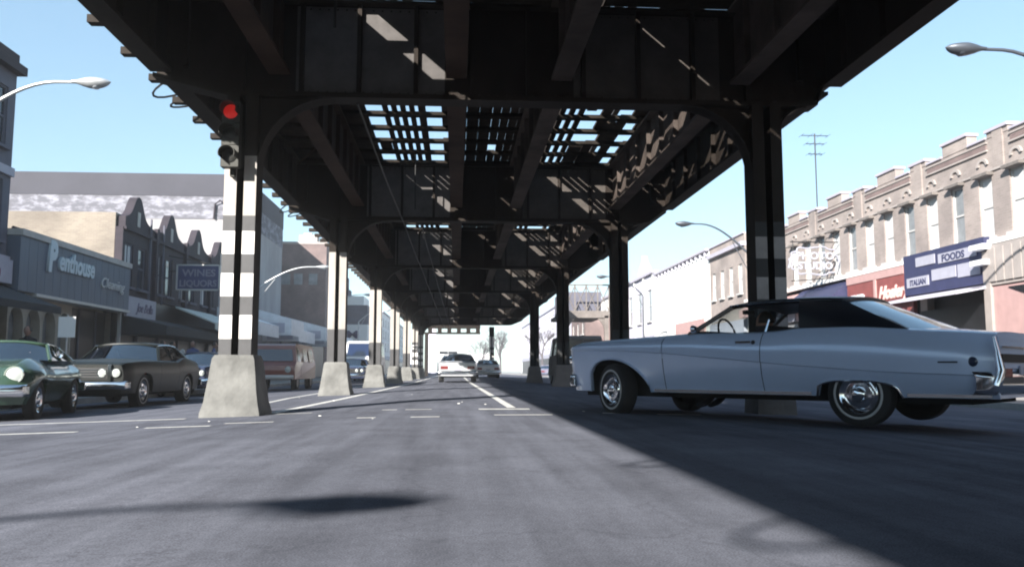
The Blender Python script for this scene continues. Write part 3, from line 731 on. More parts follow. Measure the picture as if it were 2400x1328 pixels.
# theatre behind
b4 = Bld('theatre_building', 'large pale theatre wall with faded painted lettering and dark top band', PL, -1, 51.0)
MB().box(-34, -.02, 0, 12, -.2, 9.6).build('wall', M['theatre_low'], b4.o)
MB().box(-34, 0, -.03, 12.02, 9.6, 11.0).build('faded_lettering_band', M['theatre_let'], b4.o)
MB().box(-34, .02, -.06, 12.04, 11.0, 12.35).build('dark_top_band', M['theatre_top'], b4.o)
tag(MB().tube([(0, 0, 0), (.05, 0, .9), (.35, -.1, 1.1), (.5, -.1, 1.0)], .06, 6).build('roof_vent', M['dbrick'], None, (-14.6, 50.85, 9.6)), 'dark bent vent pipe on the theatre wall', 'vent')
# low market with white canopies
b5 = Bld('low_market', 'low pale market building behind the white canopies', PL, -1, 63.2)
b5.box('wall', 'greyw', 63.2, 83.5, -.2, 4.2, -10, 0); b5.box('parapet', 'offwhite', 63.2, 83.5, 4.2, 4.5, -.4, .05)
b5.wall('shopfront', 'shopdark', 63.4, 83.3, 0, 2.8, [], .0, .04)
for k, (u, L_, zt, zb, dd) in enumerate(((46.5, 5.0, 4.0, 2.5, 2.3), (52.2, 4.2, 4.5, 2.7, 2.9), (57.4, 6.5, 4.1, 2.5, 2.4), (64.6, 4.6, 4.6, 2.8, 3.1), (70.2, 5.5, 4.0, 2.6, 2.5), (76.8, 6.2, 4.4, 2.7, 2.9))):
    a = MB(); zf = zt - .8
    a.prism([(PL, zt), (PL + dd, zf), (PL + dd, zb), (PL + dd - .05, zb), (PL + dd - .05, zf - .05), (PL, zt - .1)], 1, u, u + L_)
    a.prism([(PL, zt - .1), (PL + dd - .05, zf - .05), (PL + dd - .05, zb), (PL, zb)], 1, u + .002, u + .03)
    cn = tag(a.build('canopy', M['awn_w']), 'white shop canopy %s behind the first pair of left columns' % ('nearest', 'second', 'third', 'fourth', 'fifth', 'farthest')[k], 'canopy', 'white canopies on the left pavement')
    MB().box(PL + .3, PL + dd - .4, u - .012, u + .001, zb + .15, zb + .75).build('painted_panel', M['lilac'], cn)
# brick end wall and the block that shades it
b6 = Bld('brick_end_building', 'plain red brown brick building, half in shadow, with small windows', PL, -1, 84.0)
MB().box(-7.6, 0, 0, 14, -.2, 13.05).build('wall', M['rbrick'], b6.o)
MB().box(-7.7, .06, -.06, 14.06, 13.05, 13.3).build('coping', M['stone'], b6.o)
for xx in (-3.9, -2.7, -1.25):
    f = MB().box(xx - .5, xx + .5, -.04, -.002, 8.9, 10.2).build('window', M['rbrick'], b6.o); MB().box(xx - .42, xx + .42, -.05, -.041, 9.0, 10.1).build('pane', M['pane_g'], f)
tag(MB().box(-.9, .9, 0, 1.5, 0, 1.0).box(-.5, .3, .3, 1.1, 1.0, 1.25).build('roof_tank', M['parap'], None, (-15.2, 86, 13.3)), 'small pale plant box on the brick building roof', 'roof box')
tag(MB().tube([(0, 0, 0), (0, 0, 1.4)], .14, 8).build('chimney_pipe', M['dbrick'], None, (-13.7, 86, 13.3)), 'dark chimney pipe at the corner of the brick building roof', 'chimney')
b6b = Bld('dark_block', 'dark tower block beside the brick building casting its shadow', -18.6, -1, 72.0)
MB().box(-14, 0, 0, 8, -.2, 15.6).build('wall', M['dbrick'], b6b.o); MB().prism([(-6, 15.6), (-.2, 15.6), (-2.5, 17.2), (-6, 17.2)], 1, 1, 7).build('roof', M['dbrick'], b6b.o)
# pale buildings beyond on the left
def plain(name, label, plane, side, u0, u1, h, wm, pane, cols, rows, v0=3.9, frame='wframe', sign=None):
    b = Bld(name, label, plane, side, u0)
    hs = []; W = (u1 - u0) / cols; H = (h - v0 - .5) / max(1, rows)
    for i in range(cols):
        for j in range(rows): hs.append((u0 + W * (i + .3), u0 + W * (i + .7), v0 + H * (j + .15), v0 + H * (j + .82)))
    b.wall('wall', wm, u0, u1, 3.3, h, hs, -.3, 0); b.box('side_wall', wm, u0 + .01, u1 - .01, -.2, h - .05, -12, -.31)
    for q in hs: b.window(*q, pane=pane, frame=frame, rail=True, sill=True)
    b.box('cornice', 'cornice', u0, u1, h, h + .22, -.3, .22)
    b.wall('shopfront', 'shopdark', u0, u1, -.3, 2.6, [], -.3, -.1)
    nb = max(2, int((u1 - u0) / 3.1)); wq = (u1 - u0) / nb
    for k in range(nb if u0 < 100 else 0):
        b.box('display_window', 'pane_g' if side > 0 else 'pane', u0 + wq * k + .3, u0 + wq * (k + 1) - .25, .6, 2.4, -.09, -.05)
        b.box('poster', 'curtain', u0 + wq * k + .6, u0 + wq * k + 1.5, 1.0, 1.9, -.049, -.04)
    b.box('shop_fascia', sign or 'signw', u0 + .1, u1 - .1, 2.6, 3.3, -.3, .12)
    return b
b7 = Bld('gem_store', 'white shop with dark block letters facing the street between the left columns', -12.0, -1, 99.0)
MB().box(-9, 1.6, 0, 8, -.2, 5.9).build('wall', M['offwhite'], b7.o)
MB().box(-9, 1.5, .5, 8, 5.9, 8.2).build('upper_wall', M['greyw'], b7.o)
MB().box(-9, .9, 2, 8, 8.2, 9.4).build('roof_storey', M['offwhite'], b7.o)
text('lettering', 'GEM', 1.25, (-3.0, -.03, 4.3), 0, M['letterd'], b7.o, .02, 0, .03, 1.4)
MB().box(-5, 1.5, -.05, 0, .2, 2.9).build('shopfront', M['shopdark'], b7.o)
tag(MB().box(-1, 1, 0, 1.6, 0, .9).box(-.7, .7, .2, 1.4, .9, 2.4).build('water_tank', M['greyw'], None, (-14, 103, 9.4)), 'dark water tank on the roof of the white shop', 'water tank')
plain('pale_building', 'pale four storey building far down the left side', -13.4, -1, 112, 150, 9.5, 'lilac', 'pane_g', 8, 2)
plain('pale_building', 'long pale building at the far left end of the street', -13.4, -1, 152, 230, 11, 'offwhite', 'pane_g', 14, 3)

# -------- right side
PR = 15.5
r1 = Bld('battlemented_building', 'two storey tan brick terrace with battlemented roofline and tall windows', PR, 1, 14.2)
U0, U1 = 14.25, 43.8; BAY = 4.2; piers = [14.25 + BAY * k + .0 for k in range(8)]
hol = []
for k in range(21):
    u = 14.65 + 1.4 * k; hol.append((u, u + .62, 4.42, 6.2))
r1.wall('wall', 'tan', U0, U1, 4.25, 6.9, hol, -.3, 0); r1.box('side_wall', 'tan', U0 + .01, U1 - .01, -.3, 7.2, -14, -.31)
for i, h in enumerate(hol):
    r1.window(*h, pane='curtain' if (i * 7) % 5 < 3 else 'pane_g', frame='wframe')
    r1.box('window_hood', 'steel_l', h[0] - .1, h[1] + .04, 6.2, 6.29, .001, .22)
r1.box('string_course', 'stone', U0, U1, 6.31, 6.37, 0, .05)
r1.box('belt_course', 'offwhite', U0, U1, 4.16, 4.30, 0, .22)
r1.wall('frieze', 'tan', U0, U1, 6.9, 7.3, [], -.3, .0)
for k in range(7):
    ua = piers[k]
    r1.box('pier', 'tan', ua - .22 if k else ua, ua + .22, 6.37, 7.5, .0, .045)
    r1.box('recessed_panel', 'rbrick', ua + .55, ua + BAY - .55, 6.98, 7.16, .0, .035)
    r1.box('panel_sill', 'stone', ua + .5, ua + BAY - .5, 6.93, 6.98, .0, .06); r1.box('panel_sill', 'stone', ua + .5, ua + BAY - .5, 7.16, 7.2, .0, .06)
    for q in range(3):      # little blind arches
        uc = ua + .75 + q * 1.35; pts = [(uc + .26 * math.cos(R(180 * t / 8)), 6.55 + .22 * math.sin(R(180 * t / 8))) for t in range(9)]
        pin = [(uc + .17 * math.cos(R(180 * t / 8)), 6.55 + .14 * math.sin(R(180 * t / 8))) for t in range(9)]
        bb = MB()
        for t in range(8): bb.prism([(pts[t][0] - 14.2, pts[t][1]), (pts[t + 1][0] - 14.2, pts[t + 1][1]), (pin[t + 1][0] - 14.2, pin[t + 1][1]), (pin[t][0] - 14.2, pin[t][1])], 0, -.06, -.001)
        bb.build('blind_arch', M['stone'], r1.o)
    for (a, b_, top, nm) in ((ua - .45 if k else ua, ua + .5, 7.46, 'battlement'), (ua + 1.45, ua + BAY - 1.45, 7.66, 'battlement')):
        r1.box(nm, 'tan', a, b_, 7.3, top, -.3, .02); r1.box('coping', 'cornice', a - .04, b_ + .04, top, top + .09, -.34, .08)
    r1.box('coping', 'cornice', ua + .54, ua + 1.41, 7.3, 7.36, -.34, .06); r1.box('coping', 'cornice', ua + BAY - 1.41, ua + BAY - .54, 7.3, 7.36, -.34, .06)
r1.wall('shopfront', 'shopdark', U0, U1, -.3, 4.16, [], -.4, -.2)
for k in range(4):
    ub = 31.6 + 3.05 * k
    r1.box('display_window', 'pane_g', ub, ub + 2.7, .75, 2.7, -.19, -.14); r1.box('stall_riser', 'pink', ub, ub + 2.7, -.2, .72, -.19, -.06)
    r1.box('poster', 'curtain', ub + .3, ub + 1.2, 1.3, 2.3, -.139, -.13); r1.box('poster', 'pink', ub + 1.5, ub + 2.3, 1.6, 2.4, -.139, -.13)
    r1.box('shop_fascia', ('signw', 'pink', 'signw', 'lilac')[k], ub - .1, ub + 2.85, 2.8, 3.6, -.19, .02)
for k in range(1, 8): r1.box('shop_pilaster', 'stone', piers[k] - .2, piers[k] + .2, -.3, 4.16, -.2, .05)
# red shop
sg = tag(MB().box(-.25, 0, 0, 4.2, 3.0, 4.12).build('shop_sign', M['signred'], None, (PR - .02, 27.6, 0)), 'faded red shop sign with pink script behind the pale blue car', 'sign')
MB().box(-.28, -.251, 0, 4.2, 3.85, 4.12).build('sign_border', M['pink'], sg); MB().box(-.3, -.251, 1.9, 2.05, 3.0, 3.84).build('sign_divider', M['pink'], sg)
text('lettering', 'Hosiery', .62, (-.27, 1.75, 3.1), R(-90), M['letterr'], sg, .01, .35, .03)
text('lettering', 'FRED', .42, (-.27, 3.9, 3.1), R(-90), M['letterw'], sg, .01, .1, .03, 1.1)
tag(MB().box(-.12, 0, 0, 4.1, 1.0, 2.98).build('shop_window', M['signred'], None, (PR + .18, 27.65, 0)), 'red painted shop window under the faded red sign', 'shop window')
# blue sign shop
sg = tag(MB().box(-.3, 0, 0, 4.4, 3.05, 4.4).build('shop_sign', M['signblue'], None, (PR - .02, 23.1, 0)), 'blue shop sign crowded with white lettering panels', 'sign')
for (a, b_, z0, z1) in ((.35, 2.3, 3.9, 4.2), (2.5, 3.6, 3.95, 4.25), (.2, 1.3, 3.35, 3.75), (1.4, 2.7, 3.4, 3.75), (2.9, 4.2, 3.3, 3.62)):
    MB().box(-.33, -.301, a, b_, z0, z1).build('sign_panel', M['signw'], sg)
text('lettering', 'FOODS', .3, (-.335, 2.1, 3.94), R(-90), M['signblue'], sg, .004, 0, .01, 1.2)
text('lettering', 'ITALIAN', .26, (-.335, 4.0, 3.36), R(-90), M['signblue'], sg, .004, 0, .01, 1.0)
for k in range(2): MB().box(-.6, -.301, -.35, .25, 3.55 + k * .45, 3.7 + k * .45).build('side_flag', M['letterw'], sg)
aw = MB().prism([(PR - .05, 3.05), (PR - .05, 2.95), (PR - 1.3, 2.72), (PR - 1.3, 2.8)], 1, 23.0, 27.2)
tag(aw.build('awning', M['lilac']), 'flat pale awning over the dark open shop window at right', 'awning')
tag(MB().box(-.15, 0, 0, 3.6, 1.7, 2.5).build('shop_window', M['shopdark'], None, (PR + .02, 23.3, 0)), 'dark open shop window under the flat pale awning', 'shop window')
ct = empty('shop_counter', (PR - .2, 23.2, ZR_), 0, 'grey shop counter with white rounded panels behind the pale blue boot', 'counter')
MB().box(-.2, .15, 0, 3.9, 0, 1.85).build('counter_body', M['steel_l'], ct)
for (a, b_) in ((.15, 1.35), (1.75, 2.6)):
    pts = [((b_ + a) / 2 + ((b_ - a) / 2 - .18) * sx + .18 * math.cos(R(t)), 1.38 + .1 * sz + .16 * math.sin(R(t))) for sx, sz, ts_ in ((1, 1, (0, 45, 90)), (-1, 1, (90, 135, 180)), (-1, -1, (180, 225, 270)), (1, -1, (270, 315, 360))) for t in ts_]
    MB().prism(pts, 0, -.24, -.201).build('white_panel', M['whitep'], ct)
# people-white blob: a covered cart in front of the shop
kt = empty('ice_box', (PR - 1.6, 28.1, ZR_), 0, 'white rounded covered chest standing before the red shop', 'chest')
MB().lathe([(.001, 0), (.45, 0), (.55, .3), (.5, .9), (.38, 1.4), (.2, 1.55), (.001, 1.6)], 16, 'z').build('chest_body', M['whitep'], kt, smooth=50)
MB().lathe([(.001, 1.75), (.3, 1.78), (.5, 1.9), (.52, 2.1), (.3, 2.25), (.001, 2.28)], 16, 'z').build('dome_lid', M['whitep'], kt, smooth=50)
MB().tube([(0, 0, 1.5), (0, 0, 1.8)], .06, 8).build('neck', M['whitep'], kt)
# pink shop at the right edge
tag(MB().box(-.35, 0, 0, 4.5, 2.95, 4.1).build('shop_sign', M['stone'], None, (PR - .02, 18.4, 0)), 'plain tan wooden shop sign at the right edge', 'sign')
for k in range(12): tag(MB().box(-.40, -.351, .05 + k * .37, .36 + k * .37, 3.05, 4.0).build('board', M['stone'], bpy.data.objects['shop_sign.004'] if 'shop_sign.004' in bpy.data.objects else sg))
tag(MB().box(-.3, 0, 0, 4.3, .1, 2.93).build('shop_wall', M['pink'], None, (PR - .02, 18.5, 0)), 'pink rendered shop wall at the right edge', 'wall')
MB().prism([(1.0, 2.0), (3.6, 2.85), (1.0, 2.85)], 0, -.34, -.301).build('dark_opening', M['shopdark'], bpy.data.objects['shop_wall'])
tag(MB().box(-.4, .0, 0, .3, 0, 4.1).build('shop_pillar', M['stone'], None, (PR, 22.8, ZR_)), 'pale stone pillar between the pink wall and the blue sign', 'pillar')
# projecting photo studio sign
ps = empty('hanging_sign', (PR, 33.0, 0), 0, 'projecting outline sign reading Photo Studio hung from an iron frame', 'sign')
pp = MB()
n = 44
for k in range(n):
    t0, t1 = 2 * math.pi * k / n, 2 * math.pi * (k + 1) / n
    def cl(t): r = 1 + .07 * math.cos(9 * t); return (-1.0 + .95 * r * math.copysign(abs(math.cos(t)) ** .6, math.cos(t)), 0, 4.98 + .55 * r * math.copysign(abs(math.sin(t)) ** .6, math.sin(t)))
    pp.tube([cl(t0), cl(t1)], .035, 5)
pp.build('sign_outline', M['signw'], ps)
text('lettering', 'PHOTO', .40, (-1.0, -.03, 5.05), 0, M['signw'], ps, .02, 0, .015, 1.15, 'CENTER')
text('lettering', 'STUDIO', .40, (-1.0, -.03, 4.65), 0, M['signw'], ps, .02, 0, .015, 1.0, 'CENTER')
text('lettering', 'f', .8, (-2.1, -.03, 4.7), 0, M['signw'], ps, .02, .3, .015, 1.0, 'CENTER')
MB().tube([(0, 0, 5.75), (-2.0, 0, 5.75)], .025, 6).tube([(0, 0, 6.1), (-.5, 0, 5.9), (-.6, 0, 5.6)], .02, 6).tube([(0, 0, 4.3), (-2.0, 0, 4.15)], .02, 6).tube([(-1.9, 0, 4.15), (-1.9, 0, 5.75)], .015, 6).build('sign_frame', M['black'], ps)
aw = MB().prism([(PR - .05, 4.1), (PR - 1.1, 3.3), (PR - 1.1, 3.2), (PR - .05, 3.2)], 1, 31.9, 36.5)
tag(aw.build('awning', M['signblue']), 'blue folded awning below the photo studio sign', 'awning')
aw = MB().prism([(PR - .05, 4.0), (PR - .6, 3.7), (PR - .6, 3.3), (PR - .05, 3.3)], 1, 37, 43.5)
tag(aw.build('awning', M['pink']), 'pale pink shop fascia behind the near right column', 'awning')
an = empty('tv_antenna', (17, 38.2, 7.2), 0, 'thin television antenna on a mast above the battlements', 'antenna')
MB().tube([(0, 0, 0), (0, 0, 4.6)], .03, 6).build('mast', M['black'], an)
b = MB()
for (z, L_) in ((4.5, 1.3), (4.1, .9), (3.6, .7)):
    b = MB(); b.tube([(-L_ / 2, 0, z), (L_ / 2, 0, z)], .02, 5)
    for q in range(4): xx = -L_ / 2 + L_ * q / 3; b.tube([(xx, -.3, z), (xx, .3, z)], .01, 4)
    b.build('antenna_rod', M['black'], an)
r2 = plain('brick_shop_building', 'tan brick two storey building beside the near right column', PR, 1, 44.1, 50.4, 7.3, 'tan', 'curtain', 4, 1, 4.4, 'wframe', 'signw')
r2.box('parapet', 'tan', 44.1, 50.4, 7.52, 7.95, -.3, .0); r2.box('coping', 'cornice', 44.1, 50.4, 7.95, 8.03, -.35, .08)
r3 = Bld('white_rendered_building', 'blank white rendered building between the brick and lilac ones', PR, 1, 50.5)
r3.box('wall', 'offwhite', 50.5, 64.6, -.3, 7.9, -12, 0); r3.box('cornice', 'cornice', 50.5, 64.6, 7.9, 8.05, -.3, .25)
for k in range(14): r3.box('bracket', 'lilac', 50.9 + k, 51.05 + k, 7.65, 7.9, .0, .18)
r3.box('fascia', 'pink', 51.5, 58.5, 2.9, 3.8, .001, .1)
r4 = plain('lilac_fronted_building', 'pale lilac building with ornate pediment and tall grey windows', PR, 1, 64.8, 76, 8.2, 'lilac', 'pane_g', 3, 1, 3.9, 'wframe')
MB().prism([(1.5, 8.42), (5.5, 8.42), (5.0, 8.8), (3.9, 9.5), (3.5, 10.0), (3.1, 9.5), (2.0, 8.8)], 0, -.2, .2).build('pediment', M['lilac'], r4.o)
for u in (65.2, 68.6, 72.2, 75.6): r4.box('pilaster', 'offwhite', u - .15, u + .15, 3.4, 8.2, .0, .12)
plain('pale_building', 'pale two storey building with pinkish shop fascia far down the right side', PR, 1, 76.2, 112, 8.0, 'offwhite', 'pane_g', 8, 1, 4.2, 'wframe', 'pink')
plain('pale_building', 'farthest pale three storey building on the right side', PR, 1, 113, 200, 10.5, 'lilac', 'pane_g', 14, 2)
pb = plain('small_brown_kiosk_building', 'dark brown low building beyond the lattice stairway', 12.6, 1, 82, 92, 6.2, 'rbrick', 'pane', 3, 1, 3.9)
rowl = Bld('low_shop_row', 'low brick shop row beside and behind the viewer on the left', PL, -1, -44)
rowl.box('wall', 'rbrick', -44, 16.4, -.2, 4.9, -14, 0); rowl.box('coping', 'stone', -44, 16.4, 4.9, 5.0, -.4, .06)
for k in range(10): rowl.box('shopfront', 'shopdark', -43.5 + k * 6, -38.2 + k * 6, 0, 2.7, .001, .05); rowl.box('shop_fascia', ('signw', 'pentblue', 'signred')[k % 3], -43.6 + k * 6, -38.1 + k * 6, 2.8, 3.6, .001, .15)
rowr = Bld('brick_shop_row', 'two storey brick shop row beside and behind the viewer on the right', PR, 1, -44)
rowr.box('wall', 'tan', -44, 14.1, -.3, 7.4, -14, 0); rowr.box('coping', 'stone', -44, 14.1, 7.4, 7.5, -.4, .08)
for k in range(9): rowr.box('shopfront', 'shopdark', -43.5 + k * 6.4, -37.9 + k * 6.4, 0, 2.8, .001, .05); rowr.box('shop_fascia', ('signblue', 'signw', 'pink')[k % 3], -43.6 + k * 6.4, -37.8 + k * 6.4, 2.9, 3.8, .001, .15)
for k in range(24): rowr.window(-43 + k * 2.35, -42.2 + k * 2.35, 4.5, 6.2, pane='pane_g', d=.0)
# buildings and trees that close the view
for k, (x, y, w_, h_, mm) in enumerate(((-30, 330, 26, 9, 'lilac'), (6, 360, 20, 8, 'offwhite'), (34, 300, 20, 15, 'offwhite'), (60, 340, 26, 18, 'lilac'))):
    bo = empty('distant_building', (x, y, -.3), 0, ('hazy low lilac block at the far left end of the view', 'hazy low pale block straight down the street', 'hazy tall pale block right of the far striped column', 'hazy tallest lilac block at the far right end')[k], 'building')
    MB().box(-w_ / 2, w_ / 2, 0, 12, 0, h_).build('wall', M[mm], bo)
    for i in range(int(w_ / 3)):
        for j in range(int(h_ / 3)): MB().box(-w_ / 2 + 1 + i * 3, -w_ / 2 + 2.2 + i * 3, -.06, -.01, 1 + j * 3, 2.6 + j * 3).build('window', M['pane_g'], bo)
sp = empty('church_spire', (-8.5, 290, -.3), 0, 'hazy pointed church spire above the left end of the street', 'spire')
MB().box(-1.6, 1.6, -1.6, 1.6, 0, 12).build('tower', M['lilac'], sp)
MB().quad([(-1.7, -1.7, 12), (1.7, -1.7, 12), (0, 0, 22)]).quad([(1.7, -1.7, 12), (1.7, 1.7, 12), (0, 0, 22)]).quad([(1.7, 1.7, 12), (-1.7, 1.7, 12), (0, 0, 22)]).quad([(-1.7, 1.7, 12), (-1.7, -1.7, 12), (0, 0, 22)]).build('spire_roof', M['lilac'], sp)
def tree(x, y, h, seed, label):
    rnd = random.Random(seed); t = empty('bare_tree', (x, y, -.3), 0, label, 'tree', 'bare trees at the end of the street')
    tr = MB(); br = MB()
    def go(p, d, L, r, lv):
        q = p + d * L; (tr if lv < 2 else br).tube([p, q], [r, r * .7], 5 if lv < 2 else 3, cap=False)
        if lv >= 5: return
        for _ in range(3 if lv else 4):
            nd = (d + Vector((rnd.uniform(-.75, .75), rnd.uniform(-.75, .75), rnd.uniform(-.1, .5)))).normalized()
            go(p + d * L * rnd.uniform(.6, 1), nd, L * rnd.uniform(.6, .8), r * .62, lv + 1)
    go(Vector((0, 0, 0)), Vector((0, 0, 1)), h * .3, h * .018, 0)
    tr.build('trunk', M['twig'], t); br.build('crown', M['twig'], t)
tree(7.8, 150, 11, 3, 'bare tree with a wide crown straight beyond the far striped column')
tree(4.2, 135, 8, 5, 'smaller bare tree left of the far striped column')
tree(12.0, 118, 10, 8, 'bare tree in front of the distant pale buildings at right')

# ------------------------------------------------------------------ vehicles
def wheel(parent, x, y, r, wd, side, steer=0.0, white=True, cap='chrome', name='wheel'):
    s = side
    prof = [(r * .60, -.45 * wd), (r * .66, -.5 * wd), (r * .92, -.5 * wd), (r * .985, -.42 * wd), (r, -.25 * wd), (r, .25 * wd), (r * .985, .42 * wd), (r * .92, .5 * wd), (r * .66, .5 * wd), (r * .60, .45 * wd), (r * .60, 0), (0.001, 0)]
    m = MB().lathe([(a, b * s) for a, b in prof], 36, 'y')
    o = m.build(name, M['rubber'], parent, (x, y, r), smooth=40); o.rotation_euler = (0, 0, steer)
    if white: MB().lathe([(r * .70, s * (.5 * wd + .004)), (r * .715, s * (.5 * wd + .008)), (r * .765, s * (.5 * wd + .008)), (r * .775, s * (.5 * wd + .003))], 36, 'y').build('whitewall', M['wwall'], o, smooth=60)
    MB().lathe([(r * .62, s * .44 * wd), (r * .60, s * .47 * wd), (r * .52, s * .34 * wd), (r * .44, s * .30 * wd), (r * .40, s * .40 * wd), (r * .30, s * .42 * wd), (r * .24, s * .30 * wd), (r * .20, s * .48 * wd), (r * .12, s * .56 * wd), (.001, s * .58 * wd)], 30, 'y').build('hubcap', M[cap], o, smooth=35)
    return o
def make_car(sp):
    o = empty(sp['name'], sp['loc'], sp['rz'], sp['label'], sp.get('cat', 'car'), sp.get('group'))
    xr, xf = sp['x']; sill = sp['sill']; W, ZS, ZC = sp['W'], sp['ZS'], sp['ZC']; cz = sp.get('crease'); arches = sp['arches']
    doors = sp.get('doors', []); pm = M[sp['paint']]
    xs = []; x = xr
    while x < xf - 1e-6: xs.append(x); x += (xf - xr) / 92
    xs.append(xf)
    for d in doors: xs = [q for q in xs if abs(q - d) > .012] + [d - .005, d + .005]
    for a in arches: xs += [a[0] - a[1], a[0] + a[2]]
    xs = sorted(set(round(q, 4) for q in xs))
    def bottom(x):
        for (c, hb, hf, zt, n) in arches:
            if c - hb < x < c + hf:
                u = (x - c) / (hf if x > c else hb); nn = n[1] if x > c else n[0]
                return sill + (zt - sill) * max(0, 1 - abs(u) ** nn) ** (1 / nn)
        return sill
    tuck = sp.get('tuck', .05); bul = sp.get('bulge', .03)
    def yy(x, z):
        w_ = cr(W, x); zs = cr(ZS, x); t = max(0, min(1, (z - sill) / (zs - sill)))
        if cz:
            c = cr(cz, x)
            if z >= c: q = (z - c) / max(.01, zs - c); return w_ - bul * 1.6 * max(0, q - .35) ** 2 / .42 - .004
            q = (c - z) / max(.01, c - sill); return w_ - .016 - tuck * q ** 1.6
        return w_ - tuck * (1 - t) ** 2 * 1.0 - bul * 2.0 * max(0, t - .55) ** 2 / .2
    ring = []
    for x in xs:
        zb = bottom(x); zs = cr(ZS, x); zc = cr(ZC, x); pts = []
        if cz: c = max(min(cr(cz, x), zs - .05), zb + .03)
        else: c = zb + (zs - zb) * .5
        pts.append((yy(x, zb) - .05, zb + .004))
        for k in range(6): z = zb + (c - .012 - zb) * k / 5; pts.append((yy(x, z), z))
        for k in range(7): z = c + (zs - c) * k / 6; pts.append((yy(x, z), z))
        ys = pts[-1][0]
        for s_ in (.06, .16, .35, .6, .82, 1.0):
            rise = (zc - zs) * (1 - (1 - s_) ** 2.4); pts.append((ys * (1 - s_), zs + (.012 if s_ < .2 else .012) * (1 - s_) + rise))
        ring.append(pts)
    NS = 13; NT = len(ring[0])
    parts = {'body': MB(), 'door': MB(), 'door.r': MB(), 'hood': MB(), 'boot_lid': MB(), 'front_body': MB(), 'rear_body': MB()}
    xwb, xbb = sp['xwb'], sp['xbb']
    for i in range(len(xs) - 1):
        xm = (xs[i] + xs[i + 1]) / 2
        seam = any(abs(xm - d) < .004 for d in doors)
        for j in range(NT - 1):
            if j >= NS + 1 and xbb + .02 < xm < xwb - .02: continue
            if seam and 1 <= j < NS: continue
            key = 'body'
            if len(doors) >= 2 and min(doors) < xm < max(doors) and j <= NS: key = 'door'
            if j >= NS + 1: key = 'hood' if xm > xwb - .1 else 'boot_lid'
            if key == 'body' and len(doors) >= 2: key = 'front_body' if xm > max(doors) - .01 else 'rear_body'
            for sg_ in (1, -1):
                if key[:4] == 'door': key = 'door' if sg_ > 0 else 'door.r'
                a, b_ = ring[i], ring[i + 1]
                q = [(xs[i], sg_ * a[j][0], a[j][1]), (xs[i + 1], sg_ * b_[j][0], b_[j][1]), (xs[i + 1], sg_ * b_[j + 1][0], b_[j + 1][1]), (xs[i], sg_ * a[j + 1][0], a[j + 1][1])]
                parts[key].quad(q if sg_ > 0 else q[::-1])
    for k, xe in ((0, xr), (-1, xf)):
        r_ = ring[k]; pts = [(xe, p[0], p[1]) for p in r_] + [(xe, -p[0], p[1]) for p in reversed(r_[:-1])]
        parts[('rear_body' if k == 0 else 'front_body') if len(doors) >= 2 else 'body'].quad(pts)
    for key, mb in parts.items():
        if mb.v:
            ob = mb.build(key.split('.')[0], pm, o, smooth=28)
    # inner dark mass
    ww = cr(W, 0); iw = ww - .27
    MB().box(xr + .25, xf - .25, -iw, iw, sill - .06, sp.get('floor', .62)).box(xr + .15, xf - .2, -ww + .12, ww - .12, sp.get('floor', .62), sp.get('floor', .62) + .02).build('underbody', M['under'], o)
    zsh = min(cr(ZS, xwb), cr(ZS, xbb))
    # greenhouse
    RT = sp['ZR']; xrf, xrr = sp['xrf'], sp['xrr']; wr = sp['wr']; zt = sp['zt']; rmat = M[sp.get('roof', sp['paint'])]
    wb = lambda x: cr(W, x) - sp.get('shelf', .10)
    def rz_(x, v): 
        z = cr(RT, x); return z - .055 * abs(v) ** 2.6
    def rooff(u, v):
        v2 = -1 + 2 * v; x = xrr + (xrf - xrr) * u; bow = .07 * (1 - v2 * v2)
        x2 = x + bow * (1 if u > .5 else -1) * abs(2 * u - 1)
        return (x2, v2 * wr * (1 - .04 * abs(2 * u - 1) ** 3), rz_(x, v2))
    rb = MB().grid(rooff, 10, 10)
    rof = rb.build('roof', rmat, o, smooth=50); sd = rof.modifiers.new('s', 'SOLIDIFY'); sd.thickness = .045; sd.offset = -1
    zw = cr(ZC, xwb) - .005; zwe = cr(ZS, xwb - .15)
    def ws(u, v):
        v2 = -1 + 2 * v; b0 = Vector((xwb + .04 - .2 * v2 * v2, v2 * wb(xwb - .15), zw + (zwe - zw) * abs(v2) ** 2)); t0 = Vector((xrf + .07 - .09 * v2 * v2, v2 * (wr - .03), rz_(xrf, v2) - .03))
        return b0.lerp(t0, u)
    MB().grid(ws, 4, 10).build('windscreen', M[sp.get('gl', 'glass_d')], o, smooth=60)
    zb_ = cr(ZC, xbb) - .003; zbe = cr(ZS, xbb + .12)
    def bw(u, v):
        v2 = -1 + 2 * v; ins = sp.get('blw', 1.0)
        b0 = Vector((xbb - .04 + .18 * v2 * v2, v2 * wb(xbb + .15) * ins, zb_ + (zbe - zb_) * abs(v2) ** 2)); t0 = Vector((xrr - .07 + .09 * v2 * v2, v2 * (wr - .03) * ins, rz_(xrr, v2 * .95) - .03))
        return b0.lerp(t0, u)
    MB().grid(bw, 4, 10, flip=True).build('rear_window', M[sp.get('glr', sp.get('gl', 'glass_d'))], o, smooth=60)
    xq, xqt = sp['xq']                     # front edge of the rear pillar at belt and top
